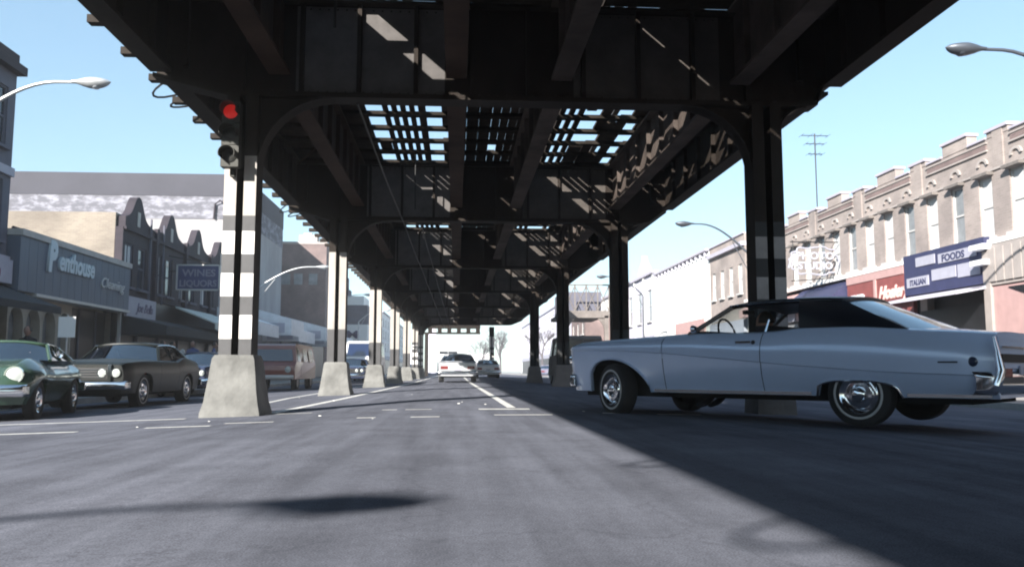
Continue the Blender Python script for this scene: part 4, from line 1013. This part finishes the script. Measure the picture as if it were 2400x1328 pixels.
    for s_ in (1, -1):
        A0 = Vector((xwb - .16, s_ * wb(xwb - .16), cr(ZS, xwb - .16))); A1 = Vector((xrf - .02, s_ * (wr - .01), rz_(xrf, 1) - .02))
        MB().tube([A0, A0.lerp(A1, .5), A1], .028, 8).build('windscreen_pillar', rmat if sp.get('apaint') else M[sp.get('trim', 'chrome')], o, smooth=60)
        n = 8; pl = MB()
        for k in range(n):
            f0, f1 = k / n, (k + 1) / n
            def pt(f, x_b, x_t):
                b0 = Vector((x_b, s_ * wb(x_b), cr(ZS, x_b) - .01)); t0 = Vector((x_t, s_ * (wr - .004), rz_(x_t, 1) + .0)); return b0.lerp(t0, f) + Vector((0, s_ * .03 * math.sin(math.pi * f), 0))
            pl.quad([pt(f0, xq, xqt), pt(f0, xbb + .12, xrr + .01), pt(f1, xbb + .12, xrr + .01), pt(f1, xq, xqt)])
        po = pl.build('rear_pillar', rmat, o, smooth=50); sd = po.modifiers.new('s', 'SOLIDIFY'); sd.thickness = .03; sd.offset = -1
        MB().tube([(xrf, s_ * (wr + .004), rz_(xrf, 1) - .012)] + [(xrf + (xrr - xrf) * t, s_ * (wr + .006), rz_(xrf + (xrr - xrf) * t, 1) - .012) for t in (.3, .6, .85, 1)], .016, 6).build('drip_rail', M['chrome'], o, smooth=60)
        if sp.get('side_glass'):
            sgm = MB()
            p0 = (xwb - .18, s_ * (wb(xwb - .18) - .01), cr(ZS, xwb - .18)); p1 = (xq, s_ * (wb(xq) - .01), cr(ZS, xq)); p2 = (xqt, s_ * (wr - .02), rz_(xqt, 1) - .03); p3 = (xrf, s_ * (wr - .02), rz_(xrf, 1) - .03)
            sgm.quad([p0, p1, p2, p3]); sgm.build('side_window', M['glass_d'], o)
            for bx in sp.get('bp', []):
                t = (bx - xrr) / (xrf - xrr); MB().tube([(bx, s_ * wb(bx), cr(ZS, bx)), (bx - .03, s_ * (wr - .0), rz_(bx, 1) - .03)], .02, 6).build('door_pillar', rmat, o)
    for x_, y_ in sp['wheels']:
        for s_ in (1, -1):
            wheel(o, x_, s_ * y_, sp['r'], sp.get('wd', .19), s_, sp.get('steer', 0) if x_ > 0 else 0, sp.get('white', True))
    return o, yy, ring, xs
def lens(parent, name, x, y, z, r, m, d=1, n=18):
    f = MB().lathe([(.001, d * .03), (r * .6, d * .022), (r, 0)], n, 'x', (x, y, z)).build(name, M[m], parent, smooth=60)
    MB().lathe([(r, -d * .01), (r * 1.0, d * .012), (r * 1.14, d * .012), (r * 1.16, -d * .03)], n, 'x', (x, y, z)).build('bezel', M['chrome'], f, smooth=40)
    return f
def bumper(parent, x, hw, z, h, d, m='chrome', wrap=.35, name='bumper'):
    pts = [(x - d * wrap, hw), (x - d * .06, hw - .05), (x + d * .03, hw * .75), (x + d * .06, 0)]
    pts = pts + [(a, -b) for a, b in reversed(pts[:-1])]
    b = MB(); sec = [(-.02, -h / 2), (.045, -h * .25), (.045, h * .25), (-.02, h / 2)]
    n = len(pts)
    for i in range(n - 1):
        for k in range(3):
            q = []
            for (p, s_) in ((pts[i], sec[k]), (pts[i + 1], sec[k]), (pts[i + 1], sec[k + 1]), (pts[i], sec[k + 1])):
                q.append((p[0] + d * s_[0], p[1], z + s_[1]))
            b.quad(q)
    o = b.build(name, M[m], parent, smooth=50); sd = o.modifiers.new('s', 'SOLIDIFY'); sd.thickness = .02; return o

# ---- the pale blue two-door
BC = Vector((3.80, 10.385)); BH = math.atan2(.753, -.658)
blue_sp = dict(name='blue_coupe', label='large pale blue two door car with black vinyl roof crossing from the right', cat='car',
    loc=(BC.x, BC.y, -.03), rz=BH, paint='blue', roof='vinyl', x=(-2.90, 2.45), sill=.31,
    W=[(-2.90, .86), (-2.6, .94), (-2.0, .985), (-.5, 1.0), (1.0, .99), (2.0, .975), (2.3, .92), (2.45, .80)],
    ZS=[(-2.90, .93), (-2.3, .975), (-1.5, 1.035), (-1.0, 1.04), (-.7, 1.01), (-.4, 1.0), (.4, 1.01), (1.0, .99), (1.8, .965), (2.3, .94), (2.45, .90)],
    ZC=[(-2.90, .96), (-2.3, 1.02), (-1.0, 1.06), (.5, 1.06), (1.0, 1.04), (2.0, .99), (2.45, .93)],
    crease=[(-2.98, .53), (-2.0, .57), (-1.0, .64), (0, .73), (.8, .80), (1.6, .845), (2.5, .86)],
    arches=[(-1.62, .43, .46, .475, (2.8, 3.4)), (1.60, .58, .42, .73, (1.75, 2.6))],
    doors=[-.55, .79], xwb=.62, xbb=-2.30, xrf=-.02, xrr=-1.40, wr=.70, zt=1.45, shelf=.12,
    ZR=[(-1.5, 1.40), (-1.0, 1.435), (-.5, 1.44), (0.05, 1.405)], xq=(-.98, -.90), wheels=[(1.60, .83), (-1.62, .83)], r=.335, wd=.21, steer=R(-20),
    gl='glass', glr='glass_b', tuck=.10, bulge=.06, floor=.66, trim='steel_l')
car, yyf, ring, cxs = make_car(blue_sp)
for s_ in (1, -1):
    def strip(xa, xb, z, h, dd, name, m='chrome', n=20):
        b = MB()
        for k in range(n):
            x0, x1 = xa + (xb - xa) * k / n, xa + (xb - xa) * (k + 1) / n; y0, y1 = yyf(x0, z) + dd, yyf(x1, z) + dd
            b.quad([(x0, s_ * y0, z - h / 2), (x1, s_ * y1, z - h / 2), (x1, s_ * y1, z + h / 2), (x0, s_ * y0, z + h / 2)])
            b.quad([(x0, s_ * y0, z + h / 2), (x1, s_ * y1, z + h / 2), (x1, s_ * (y1 - .03), z + h / 2 + .004), (x0, s_ * (y0 - .03), z + h / 2 + .004)])
        return b.build(name, M[m], car)
    strip(-1.10, .97, .335, .035, .012, 'sill_moulding'); strip(-2.84, -2.10, .335, .032, .012, 'sill_moulding')
    for (c, hb, hf, zt, nn) in blue_sp['arches']:
        pts = []
        for k in range(29):
            x = c - hb + (hb + hf) * k / 28; u = (x - c) / (hf if x > c else hb); n_ = nn[1] if x > c else nn[0]
            z = .31 + (zt - .31) * max(0, 1 - abs(u) ** n_) ** (1 / n_)
            pts.append((x, s_ * (yyf(x, z) + .006), z))
        MB().tube(pts, .013, 6).build('arch_lip', M['chrome'] if c < 0 else M['blue'], car, smooth=60)
        bl = MB()
        bl.box(c - hb + .02, c + hf - .02, s_ * .62, s_ * .64, .30, zt + .03); bl.build('wheel_well', M['under'], car)
    # door handle, belt line, badge
    MB().box(-.43, -.24, s_ * (yyf(-.3, .93) + .002), s_ * (yyf(-.3, .93) + .03), .895, .918).build('door_handle', M['chrome'], car)
    MB().lathe([(.001, s_ * .012), (.022, s_ * .01), (.026, 0)], 12, 'y', (-.46, s_ * (yyf(-.46, .90) + .002), .90)).build('door_lock', M['black'], car)
    MB().lathe([(.001, s_ * .012), (.025, s_ * .012), (.042, s_ * .006), (.048, 0)], 18, 'y', (-2.72, s_ * (yyf(-2.72, .70) + .001), .665)).build('badge', M['navy'], car)
    MB().box(-2.60, -2.38, s_ * (yyf(-2.5, .66) + .0), s_ * (yyf(-2.5, .66) + .008), .655, .67).build('nameplate', M['pane'], car)
    MB().tube([(-.56, s_ * (cr(blue_sp['W'], 0) - .13), 1.02), (-.57, s_ * (cr(blue_sp['W'], 0) - .20), 1.16)], .012, 6).build('window_post', M['chrome'], car)
    # taillight ends and bumper
    MB().box(-2.95, -2.90, s_ * .50, s_ * .80, .52, .60).build('tail_light', M['redl'], car)
bumper(car, -2.90, .93, .46, .22, -.5); bumper(car, 2.44, .88, .44, .18, .4)
MB().box(-2.92, -2.902, -.78, .78, .60, .90).build('rear_panel', M['blue'], car)
for s_ in (1, -1): MB().tube([(-2.90, s_ * .86, .90), (-2.93, s_ * .88, .76), (-2.96, s_ * .9, .58), (-2.92, s_ * .92, .44)], [.015, .02, .04, .045], 8).build('bumper_end', M['chrome'], car, smooth=60)
MB().box(2.43, 2.48, -.45, .45, .56, .86).build('grille', M['chrome'], car)
for s_ in (1, -1):
    for q in (.55, .72): lens(car, 'headlight', 2.45, s_ * q, .74, .075, 'headl')
MB().box(-2.935, -2.921, -.74, .74, .66, .74).build('tail_trim', M['black'], car)
MB().box(-2.94, -2.922, -.74, .74, .80, .815).build('tail_trim', M['chrome'], car)
MB().box(-2.936, -2.921, -.17, .17, .54, .63).build('number_plate', M['signw'], car)
# mirror on the driver's door
mi = MB().lathe([(.001, -.05), (.035, -.04), (.048, .0), (.045, .015), (.001, .015)], 14, 'x', (.36, .93, 1.08)).build('wing_mirror', M['chrome'], car, smooth=50)
# interior
MB().box(-.35, .25, -.72, .72, .62, .82).box(-.52, -.35, -.72, .72, .62, 1.10).build('front_seat', M['seat'], car)
MB().box(-1.30, -.80, -.66, .66, .62, .80).box(-1.50, -1.30, -.66, .66, .62, 1.12).build('rear_seat', M['seat'], car)
MB().box(.28, .55, -.74, .74, .85, 1.06).build('dashboard', M['seat'], car)
sw = []
for k in range(25): t = 2 * math.pi * k / 24; sw.append((.22 + .05 * math.sin(t), .38 + .19 * math.cos(t), 1.04 + .18 * math.sin(t)))
MB().tube(sw, .013, 6, cap=False).tube([(.22, .38, 1.04), (.34, .38, .98)], .02, 6).tube([(.22, .2, 1.04), (.22, .56, 1.04)], .01, 5).build('steering_wheel', M['black'], car, smooth=60)
MB().box(.10, .16, -.10, .10, 1.29, 1.34).build('rear_view_mirror', M['black'], car)

# ---- people
def person(name, label, loc, rz, pose, coat, trous, hair=True, group=None):
    o = empty(name, loc, rz, label, 'person', group)
    V, E, Rr = [], [], []
    def add(p, r, par=None):
        V.append(p); Rr.append(r)
        if par is not None: E.append((par, len(V) - 1))
        return len(V) - 1
    if pose == 'sit':
        pel = add((0, 0, .10), .17); sp1 = add((-.03, 0, .32), .16, pel); ch = add((-.05, 0, .50), .17, sp1); nk = add((-.03, 0, .62), .07, ch); hd0 = add((-.02, 0, .70), .075, nk)
        for s_ in (1, -1):
            sh = add((-.05, s_ * .19, .55), .075, ch); el_ = add((.12, s_ * .25, .36), .052, sh); wr_ = add((.36, s_ * .14, .42), .038, el_); add((.44, s_ * .10, .44), .04, wr_)
            hp = add((.05, s_ * .1, .08), .11, pel); kn = add((.48, s_ * .13, .13), .075, hp); an_ = add((.75, s_ * .13, -.18), .05, kn); add((.9, s_ * .13, -.22), .045, an_)
        hz = .79
    else:
        st_ = .28 if pose == 'walk' else .06
        pel = add((0, 0, .95), .15); sp1 = add((0, 0, 1.15), .14, pel); ch = add((0, 0, 1.36), .16, sp1); nk = add((.01, 0, 1.5), .065, ch); hd0 = add((.02, 0, 1.57), .07, nk)
        for s_ in (1, -1):
            sh = add((0, s_ * .19, 1.42), .07, ch); el_ = add((-.03 * s_, s_ * .25, 1.14), .05, sh); wr_ = add((.08 * s_ + .05, s_ * .25, .90), .036, el_); add((.1 * s_ + .05, s_ * .25, .80), .038, wr_)
            hp = add((0, s_ * .09, .88), .11, pel); kn = add((st_ * .5 * s_ + .03, s_ * .10, .50), .07, hp); an_ = add((st_ * s_ - .03, s_ * .10, .09), .045, kn); add((st_ * s_ + .14, s_ * .11, .04), .04, an_)
        hz = 1.66
    me = bpy.data.meshes.new('body'); me.from_pydata(V, E, []); me.materials.append(M[coat]); b = link('body', me, o)
    sk = b.modifiers.new('skin', 'SKIN'); sk.use_smooth_shade = True
    for i, r in enumerate(Rr): me.skin_vertices[0].data[i].radius = (r, r * .85)
    me.skin_vertices[0].data[0].use_root = True
    ss = b.modifiers.new('sub', 'SUBSURF'); ss.levels = 1; ss.render_levels = 2
    hx = .0 if pose == 'sit' else .03
    hm = MB()
    def hf(u, v):
        a = math.pi * u; q = 2 * math.pi * v; r = .105; z = hz + .135 * math.cos(a); k = math.sin(a)
        face = .012 * math.exp(-((z - hz + .02) / .03) ** 2) * math.exp(-(math.atan2(math.sin(q), math.cos(q)) / .25) ** 2)
        jaw = 1 - .22 * max(0, -math.cos(a))
        return (hx + (r * k * jaw + face * 1.6) * math.cos(q), .082 * k * jaw * math.sin(q), z)
    hm.grid(hf, 14, 20); hm.build('head', M['skin'], o, smooth=80)
    if hair:
        hh = MB(); hh.grid(lambda u, v: (hx - .012 + .115 * math.sin(math.pi * .5 * u) * math.cos(math.pi * (.35 + 1.3 * v)), .093 * math.sin(math.pi * .5 * u) * math.sin(math.pi * (.35 + 1.3 * v)), hz + .02 + .125 * math.cos(math.pi * .55 * u)), 8, 16)
        ho = hh.build('hair', M['hair'], o, smooth=80); sd = ho.modifiers.new('s', 'SOLIDIFY'); sd.thickness = .012
    if pose != 'sit':
        tm = MB()
        for s_ in (1, -1): tm.tube([(0, s_ * .085, .92), (st_ * .5 * s_ + .03, s_ * .10, .50), (st_ * s_ - .03, s_ * .10, .12)], [.125, .095, .075], 10)
        tm.build('trousers', M[trous], o, smooth=60)
        cm = MB(); cm.lathe([(.16, 1.40), (.19, 1.30), (.17, 1.12), (.19, .92), (.21, .72)], 16, 'z'); c_ = cm.build('coat', M[coat], o, smooth=60); c_.scale = (.8, 1.05, 1)
    return o
hv = Vector((math.cos(BH), math.sin(BH)))
nv = Vector((-hv.y, hv.x))
dp = BC + hv * -.28 + nv * .36
person('person', 'dark clothed driver seated at the wheel of the pale blue car', (dp.x, dp.y, .33), BH, 'sit', 'coat_dark', 'trousers')
for (x, y, co, pz, lb) in ((-11.2, 34.0, 'coat_white', 'stand', 'person in a pale coat standing under the dark awning'),
                        (-10.2, 33.4, 'coat_blue', 'walk', 'person in a blue jacket walking beside the navy car'),
                        (-11.3, 33.2, 'coat_dark', 'stand', 'person in dark clothes by the shop posts under the awning'),
                        (-11.0, 22.4, 'coat_dark', 'walk', 'person in dark clothes passing the arched shop windows'),
                        (-9.8, 34.8, 'coat_blue', 'stand', 'person in a blue coat at the kerb behind the navy car')):
    person('person', lb, (x, y, ZL), R(-90 if pz == 'walk' else 20), pz, co, 'trousers', group='people on the left pavement')

# ---- generic saloon
def saloon(name, label, loc, rz, paint, cat='car', **kw):
    sp = dict(name=name, label=label, cat=cat, loc=loc, rz=rz, paint=paint, x=(-2.45, 2.35), sill=.30,
        W=[(-2.45, .80), (-2.2, .90), (-1.0, .94), (1.0, .95), (2.0, .93), (2.35, .84)],
        ZS=[(-2.45, .88), (-1.9, .97), (-1.1, 1.02), (-.6, .93), (.5, .93), (1.3, .93), (2.2, .89), (2.35, .84)],
        ZC=[(-2.45, .90), (-1.5, 1.03), (.5, 1.0), (1.2, .98), (2.2, .92), (2.35, .86)], crease=None,
        arches=[(-1.35, .44, .44, .68, (2.3, 2.3)), (1.40, .44, .44, .70, (2.3, 2.3))], doors=[-.65, .55],
        xwb=.62, xbb=-1.85, xrf=.05, xrr=-1.05, wr=.66, zt=1.35, shelf=.12, ZR=[(-1.2, 1.33), (-.6, 1.37), (0, 1.35), (.1, 1.33)],
        xq=(-1.2, -.95), wheels=[(1.40, .78), (-1.35, .78)], r=.34, wd=.2, gl='glass_d', side_glass=True, bp=[-.45], apaint=True, group='cars along the street')
    sp.update(kw.pop('spec', {}))
    c, yf_, rg, xx = make_car(sp)
    xf, xr = sp['x'][1], sp['x'][0]; hw = cr(sp['W'], 0)
    bumper(c, xf + .02, hw - .02, .46, .17, .5); bumper(c, xr - .02, hw - .02, .46, .17, -.5)
    ts__ = .55 if 'green' in name else 1.0
    if kw.get('grille', True):
        g = MB().box(xf - .01, xf + .02, -.55, .55, .58, .80)
        g.build('grille', M['black'], c)
        for k in range(4): MB().box(xf + .02, xf + .03, -.55, .55, .60 + k * .05, .612 + k * .05).build('grille_bar', M['chrome'], c)
        for s_ in (1, -1):
            MB().box(xf - .04, xf + .06, s_ * .56, s_ * .62, .54, .86).build('fender_end', M['chrome'], c)
            lens(c, 'headlight', xf + .02, s_ * .44, .70, .08, 'headl'); lens(c, 'headlight', xf + .02, s_ * .70, .70, .08, 'headl')
    for s_ in (1, -1): MB().box(xr - .02, xr + .01, s_ * .45 * ts__, s_ * .78 * ts__, .62 - (1 - ts__) * .3, .76 - (1 - ts__) * .5).build('tail_light', M['redl'], c)
    MB().box(xr - .03, xr - .01, -.16, .16, .56, .68).build('number_plate', M['signw'], c)
    return c
# green rounded coupe at the left edge
gsp = dict(x=(-2.0, 1.98), sill=.26,
    W=[(-2.0, .45), (-1.8, .70), (-1.3, .82), (-.8, .80), (.3, .80), (1.2, .84), (1.65, .80), (1.85, .66), (1.98, .42)],
    ZS=[(-2.0, .55), (-1.8, .76), (-1.3, .92), (-.6, .90), (.4, .90), (1.1, .92), (1.5, .86), (1.8, .68), (1.98, .50)],
    ZC=[(-2.0, .60), (-1.6, .90), (-1.0, 1.0), (.5, .93), (1.0, .90), (1.5, .80), (1.85, .62), (1.98, .52)],
    arches=[(-1.1, .38, .38, .62, (2.1, 2.1)), (1.2, .38, .38, .62, (2.1, 2.1))], doors=[-.45, .5],
    xwb=.52, xbb=-1.55, xrf=.0, xrr=-.72, wr=.55, ZR=[(-.9, 1.14), (-.4, 1.22), (0, 1.23), (.1, 1.20)], xq=(-.95, -.78),
    wheels=[(1.2, .68), (-1.1, .68)], r=.31, wd=.16, tuck=.12, bulge=.12, shelf=.12, bp=[-.35], white=False)
gc = saloon('green_coupe', 'rounded green coupe with big round headlamps at the left edge', (-7.2, 14.1, G(-7.2)), R(-90 + 12), 'green', grille=False, spec=gsp)
for s_ in (1, -1): lens(gc, 'headlight', 1.80, s_ * .56, .68, .11, 'headl')
MB().tube([(1.7, .72, 1.0), (1.7, .72, 1.0 + .01)], .01, 5).build('trim_stud', M['chrome'], gc)
MB().lathe([(.001, -.03), (.05, -.02), (.055, .02)], 12, 'x', (.55, .86, 1.0)).build('wing_mirror', M['chrome'], gc, smooth=50)
saloon('olive_saloon', 'dark olive two door car with chrome bumper parked behind the green coupe', (-7.2, 19.0, G(-7.2)), R(-90), 'olive')
saloon('navy_car', 'small navy car with white number plate between the olive car and striped column', (-8.1, 27.5, G(-8)), R(-90), 'navy', spec=dict(group='cars along the street'))
MB().box(2.44, 2.46, -.22, .22, .62, .76).box(2.44, 2.46, -.2, .2, .42, .54).build('number_plate', M['signw'], bpy.data.objects['navy_car'])
c = saloon('dark_saloon', 'dark car with one bright headlamp between the second and third left columns', (-5.6, 46.5, G(-5.6)), R(-90), 'navy')
saloon('silver_saloon', 'silver car seen from behind driving away down the middle lane', (.05, 41.5, G(0)), R(90), 'silver')
saloon('pale_saloon', 'small pale car ahead right of the silver car', (2.3, 64, G(2.3)), R(90), 'silver')
saloon('white_saloon', 'pale car parked far right beyond the striped column', (9.6, 78, G(9.6)), R(90), 'whitep')
saloon('grey_saloon', 'grey car parked farthest right under the hazy trees', (9.8, 92, G(9.8)), R(90), 'plum')
saloon('light_saloon', 'pale car parked along the far left kerb', (-6.9, 66, G(-6.9)), R(-90), 'whitep')
saloon('blue_grey_saloon', 'blue grey car far down the left lane', (-4.6, 88, G(-4.6)), R(-90), 'lilac')
saloon('cream_saloon', 'pale car parked in front of the white rendered building', (10.2, 58, G(10.2)), R(90), 'whitep')

def van(name, label, loc, rz, paint, L=4.4, Wd=.95, H=1.95, cat='van', nose=.35, wins=True):
    o = empty(name, loc, rz, label, cat); x0, x1 = -L / 2, L / 2; cm = M[paint]
    prof = [(x0, .42), (x0 - .03, H * .55), (x0 + .08, H - .12), (x0 + .25, H), (x1 - .75, H), (x1 - .55, H - .07), (x1 - nose + .02, H * .62), (x1 - .03, H * .53), (x1, .75), (x1 - .02, .42)]
    b = MB(); n = len(prof)
    for s_ in (1, -1):
        inset = [Wd if p[1] < H * .6 else Wd - .09 * (p[1] - H * .6) / (H * .4) for p in prof]
    def ring_(k): p = prof[k]; ww = Wd if p[1] < H * .6 else Wd - .12 * (p[1] - H * .6) / (H * .4); return [(p[0], -ww, p[1]), (p[0], -ww + .08, p[1]), (p[0], ww - .08, p[1]), (p[0], ww, p[1])]
    for k in range(n):
        a, c_ = ring_(k), ring_((k + 1) % n)
        b.quad([a[0], c_[0], c_[3], a[3]])
    for s_ in (0, 3): b.quad([ring_(k)[s_] for k in range(n)])
    b.build('body', cm, o, fix=True)
    za, zb = H * .62, H - .16
    if wins:
        for s_ in (1, -1):
            for (a, c_) in ((x1 - 1.15, x1 - .62), (x0 + 1.7, x0 + 2.6), (x0 + .4, x0 + 1.4)):
                MB().quad([(a, s_ * (Wd + .006), za), (c_, s_ * (Wd + .006), za), (c_ - .04, s_ * (Wd - .085), zb), (a + .04, s_ * (Wd - .085), zb)]).build('side_window', M['pane'], o)
    MB().quad([(x1 - .30, -Wd + .12, za + .02), (x1 - .30, Wd - .12, za + .02), (x1 - .53, Wd - .22, zb + .02), (x1 - .53, -Wd + .22, zb + .02)]).build('windscreen', M['glass_b'], o)
    zr = zb - .32 if H > 2.5 else za
    for (wa, wb_) in ((-Wd + .2, -.04), (.04, Wd - .2)): MB().box(x0 - .045, x0 - .032, wa, wb_, zr, zb - .02).build('rear_window', M['pane'], o)
    bumper(o, x1 + .02, Wd, .5, .16, .3, 'penttrim'); bumper(o, x0 - .02, Wd, .5, .16, -.3, 'penttrim')
    for s_ in (1, -1):
        lens(o, 'headlight', x1 + .0, s_ * (Wd - .24), .78, .10, 'headl')
        MB().box(x0 - .05, x0 - .03, s_ * (Wd - .18), s_ * (Wd - .06), .7, .95).build('tail_light', M['redl'], o)
        MB().box(x1 - 1.25, x1 - 1.24, s_ * (Wd + .002), s_ * (Wd + .006), .5, H * .9).build('door_seam', M['black'], o)
        for xx in (x1 - .75, x0 + .85): wheel(o, xx, s_ * (Wd - .12), .34, .2, s_, 0, False, 'penttrim')
    return o
van('brown_van', 'brown van with tan bumper parked behind the striped column', (-6.75, 33.0, G(-7)), R(-90), 'brown', H=1.72)
van('dark_van', 'dark boxy van standing between the right columns in the shade', (5.4, 38.3, G(5.4)), R(90), 'steel_l', H=2.15, L=4.8)
bu = van('white_bus', 'white bus far ahead behind the silver car', (-1.0, 104, G(-1)), R(90), 'whitep', L=9, Wd=1.25, H=3.0, cat='bus', nose=.2)
van('delivery_truck', 'white delivery truck beyond the third left column', (-6.4, 60, G(-6.4)), R(-90), 'whitep', L=6, Wd=1.1, H=2.7, cat='truck')

# kerbside furniture
def meter(x, y, label):
    o = empty('parking_meter', (x, y, ZL if x < 0 else ZR_), 0, label, 'parking meter', 'parking meters along the kerbs')
    MB().tube([(0, 0, 0), (0, 0, 1.05)], .03, 8).build('post', M['pole_d'], o); MB().prism([(-.07, 1.05), (.07, 1.05), (.09, 1.2), (.06, 1.34), (0, 1.38), (-.06, 1.34), (-.09, 1.2)], 1, -.05, .05).build('meter_head', M['pole'], o)
for k, y_ in enumerate((17.5, 23.5, 29.5, 36, 43)): meter(KL - .45, y_, 'grey parking meter on the left kerb, %s from the viewer' % ('first', 'second', 'third', 'fourth', 'fifth')[k])
for k, y_ in enumerate((20, 26.5, 33)): meter(KR + .5, y_, 'grey parking meter on the right kerb, %s from the viewer' % ('first', 'second', 'third')[k])
sgp = empty('street_sign', (KL - .5, 21.0, ZL), 0, 'small white sign on a thin pole behind the green coupe', 'sign')
MB().tube([(0, 0, 0), (0, 0, 2.0)], .025, 8).build('post', M['pole'], sgp); MB().box(-.2, .2, -.04, -.026, 1.45, 1.95).build('sign_plate', M['whitep'], sgp)
bn = empty('litter_bin', (KL - .8, 26.0, ZL), 0, 'wire litter bin on the left pavement beside the navy car', 'bin')
MB().lathe([(.001, .02), (.24, .02), (.30, .85), (.31, .88), (.28, .86), (.22, .05)], 16, 'z').build('basket', M['greyw'], bn, smooth=40)
# ------------------------------------------------------------------ haze
hz = MB().box(-395, 395, -60, 595, -1.9, 26)
hm_ = bpy.data.materials.new('haze'); hm_.use_nodes = True; n = hm_.node_tree.nodes; n.remove(n['Principled BSDF'])
pv = n.new('ShaderNodeVolumePrincipled'); pv.inputs['Color'].default_value = (.93, .96, 1, 1); pv.inputs['Density'].default_value = 0.0007; pv.inputs['Anisotropy'].default_value = 0.0
hm_.node_tree.links.new(pv.outputs[0], n['Material Output'].inputs['Volume'])
tag(hz.build('haze', hm_), kind='stuff')
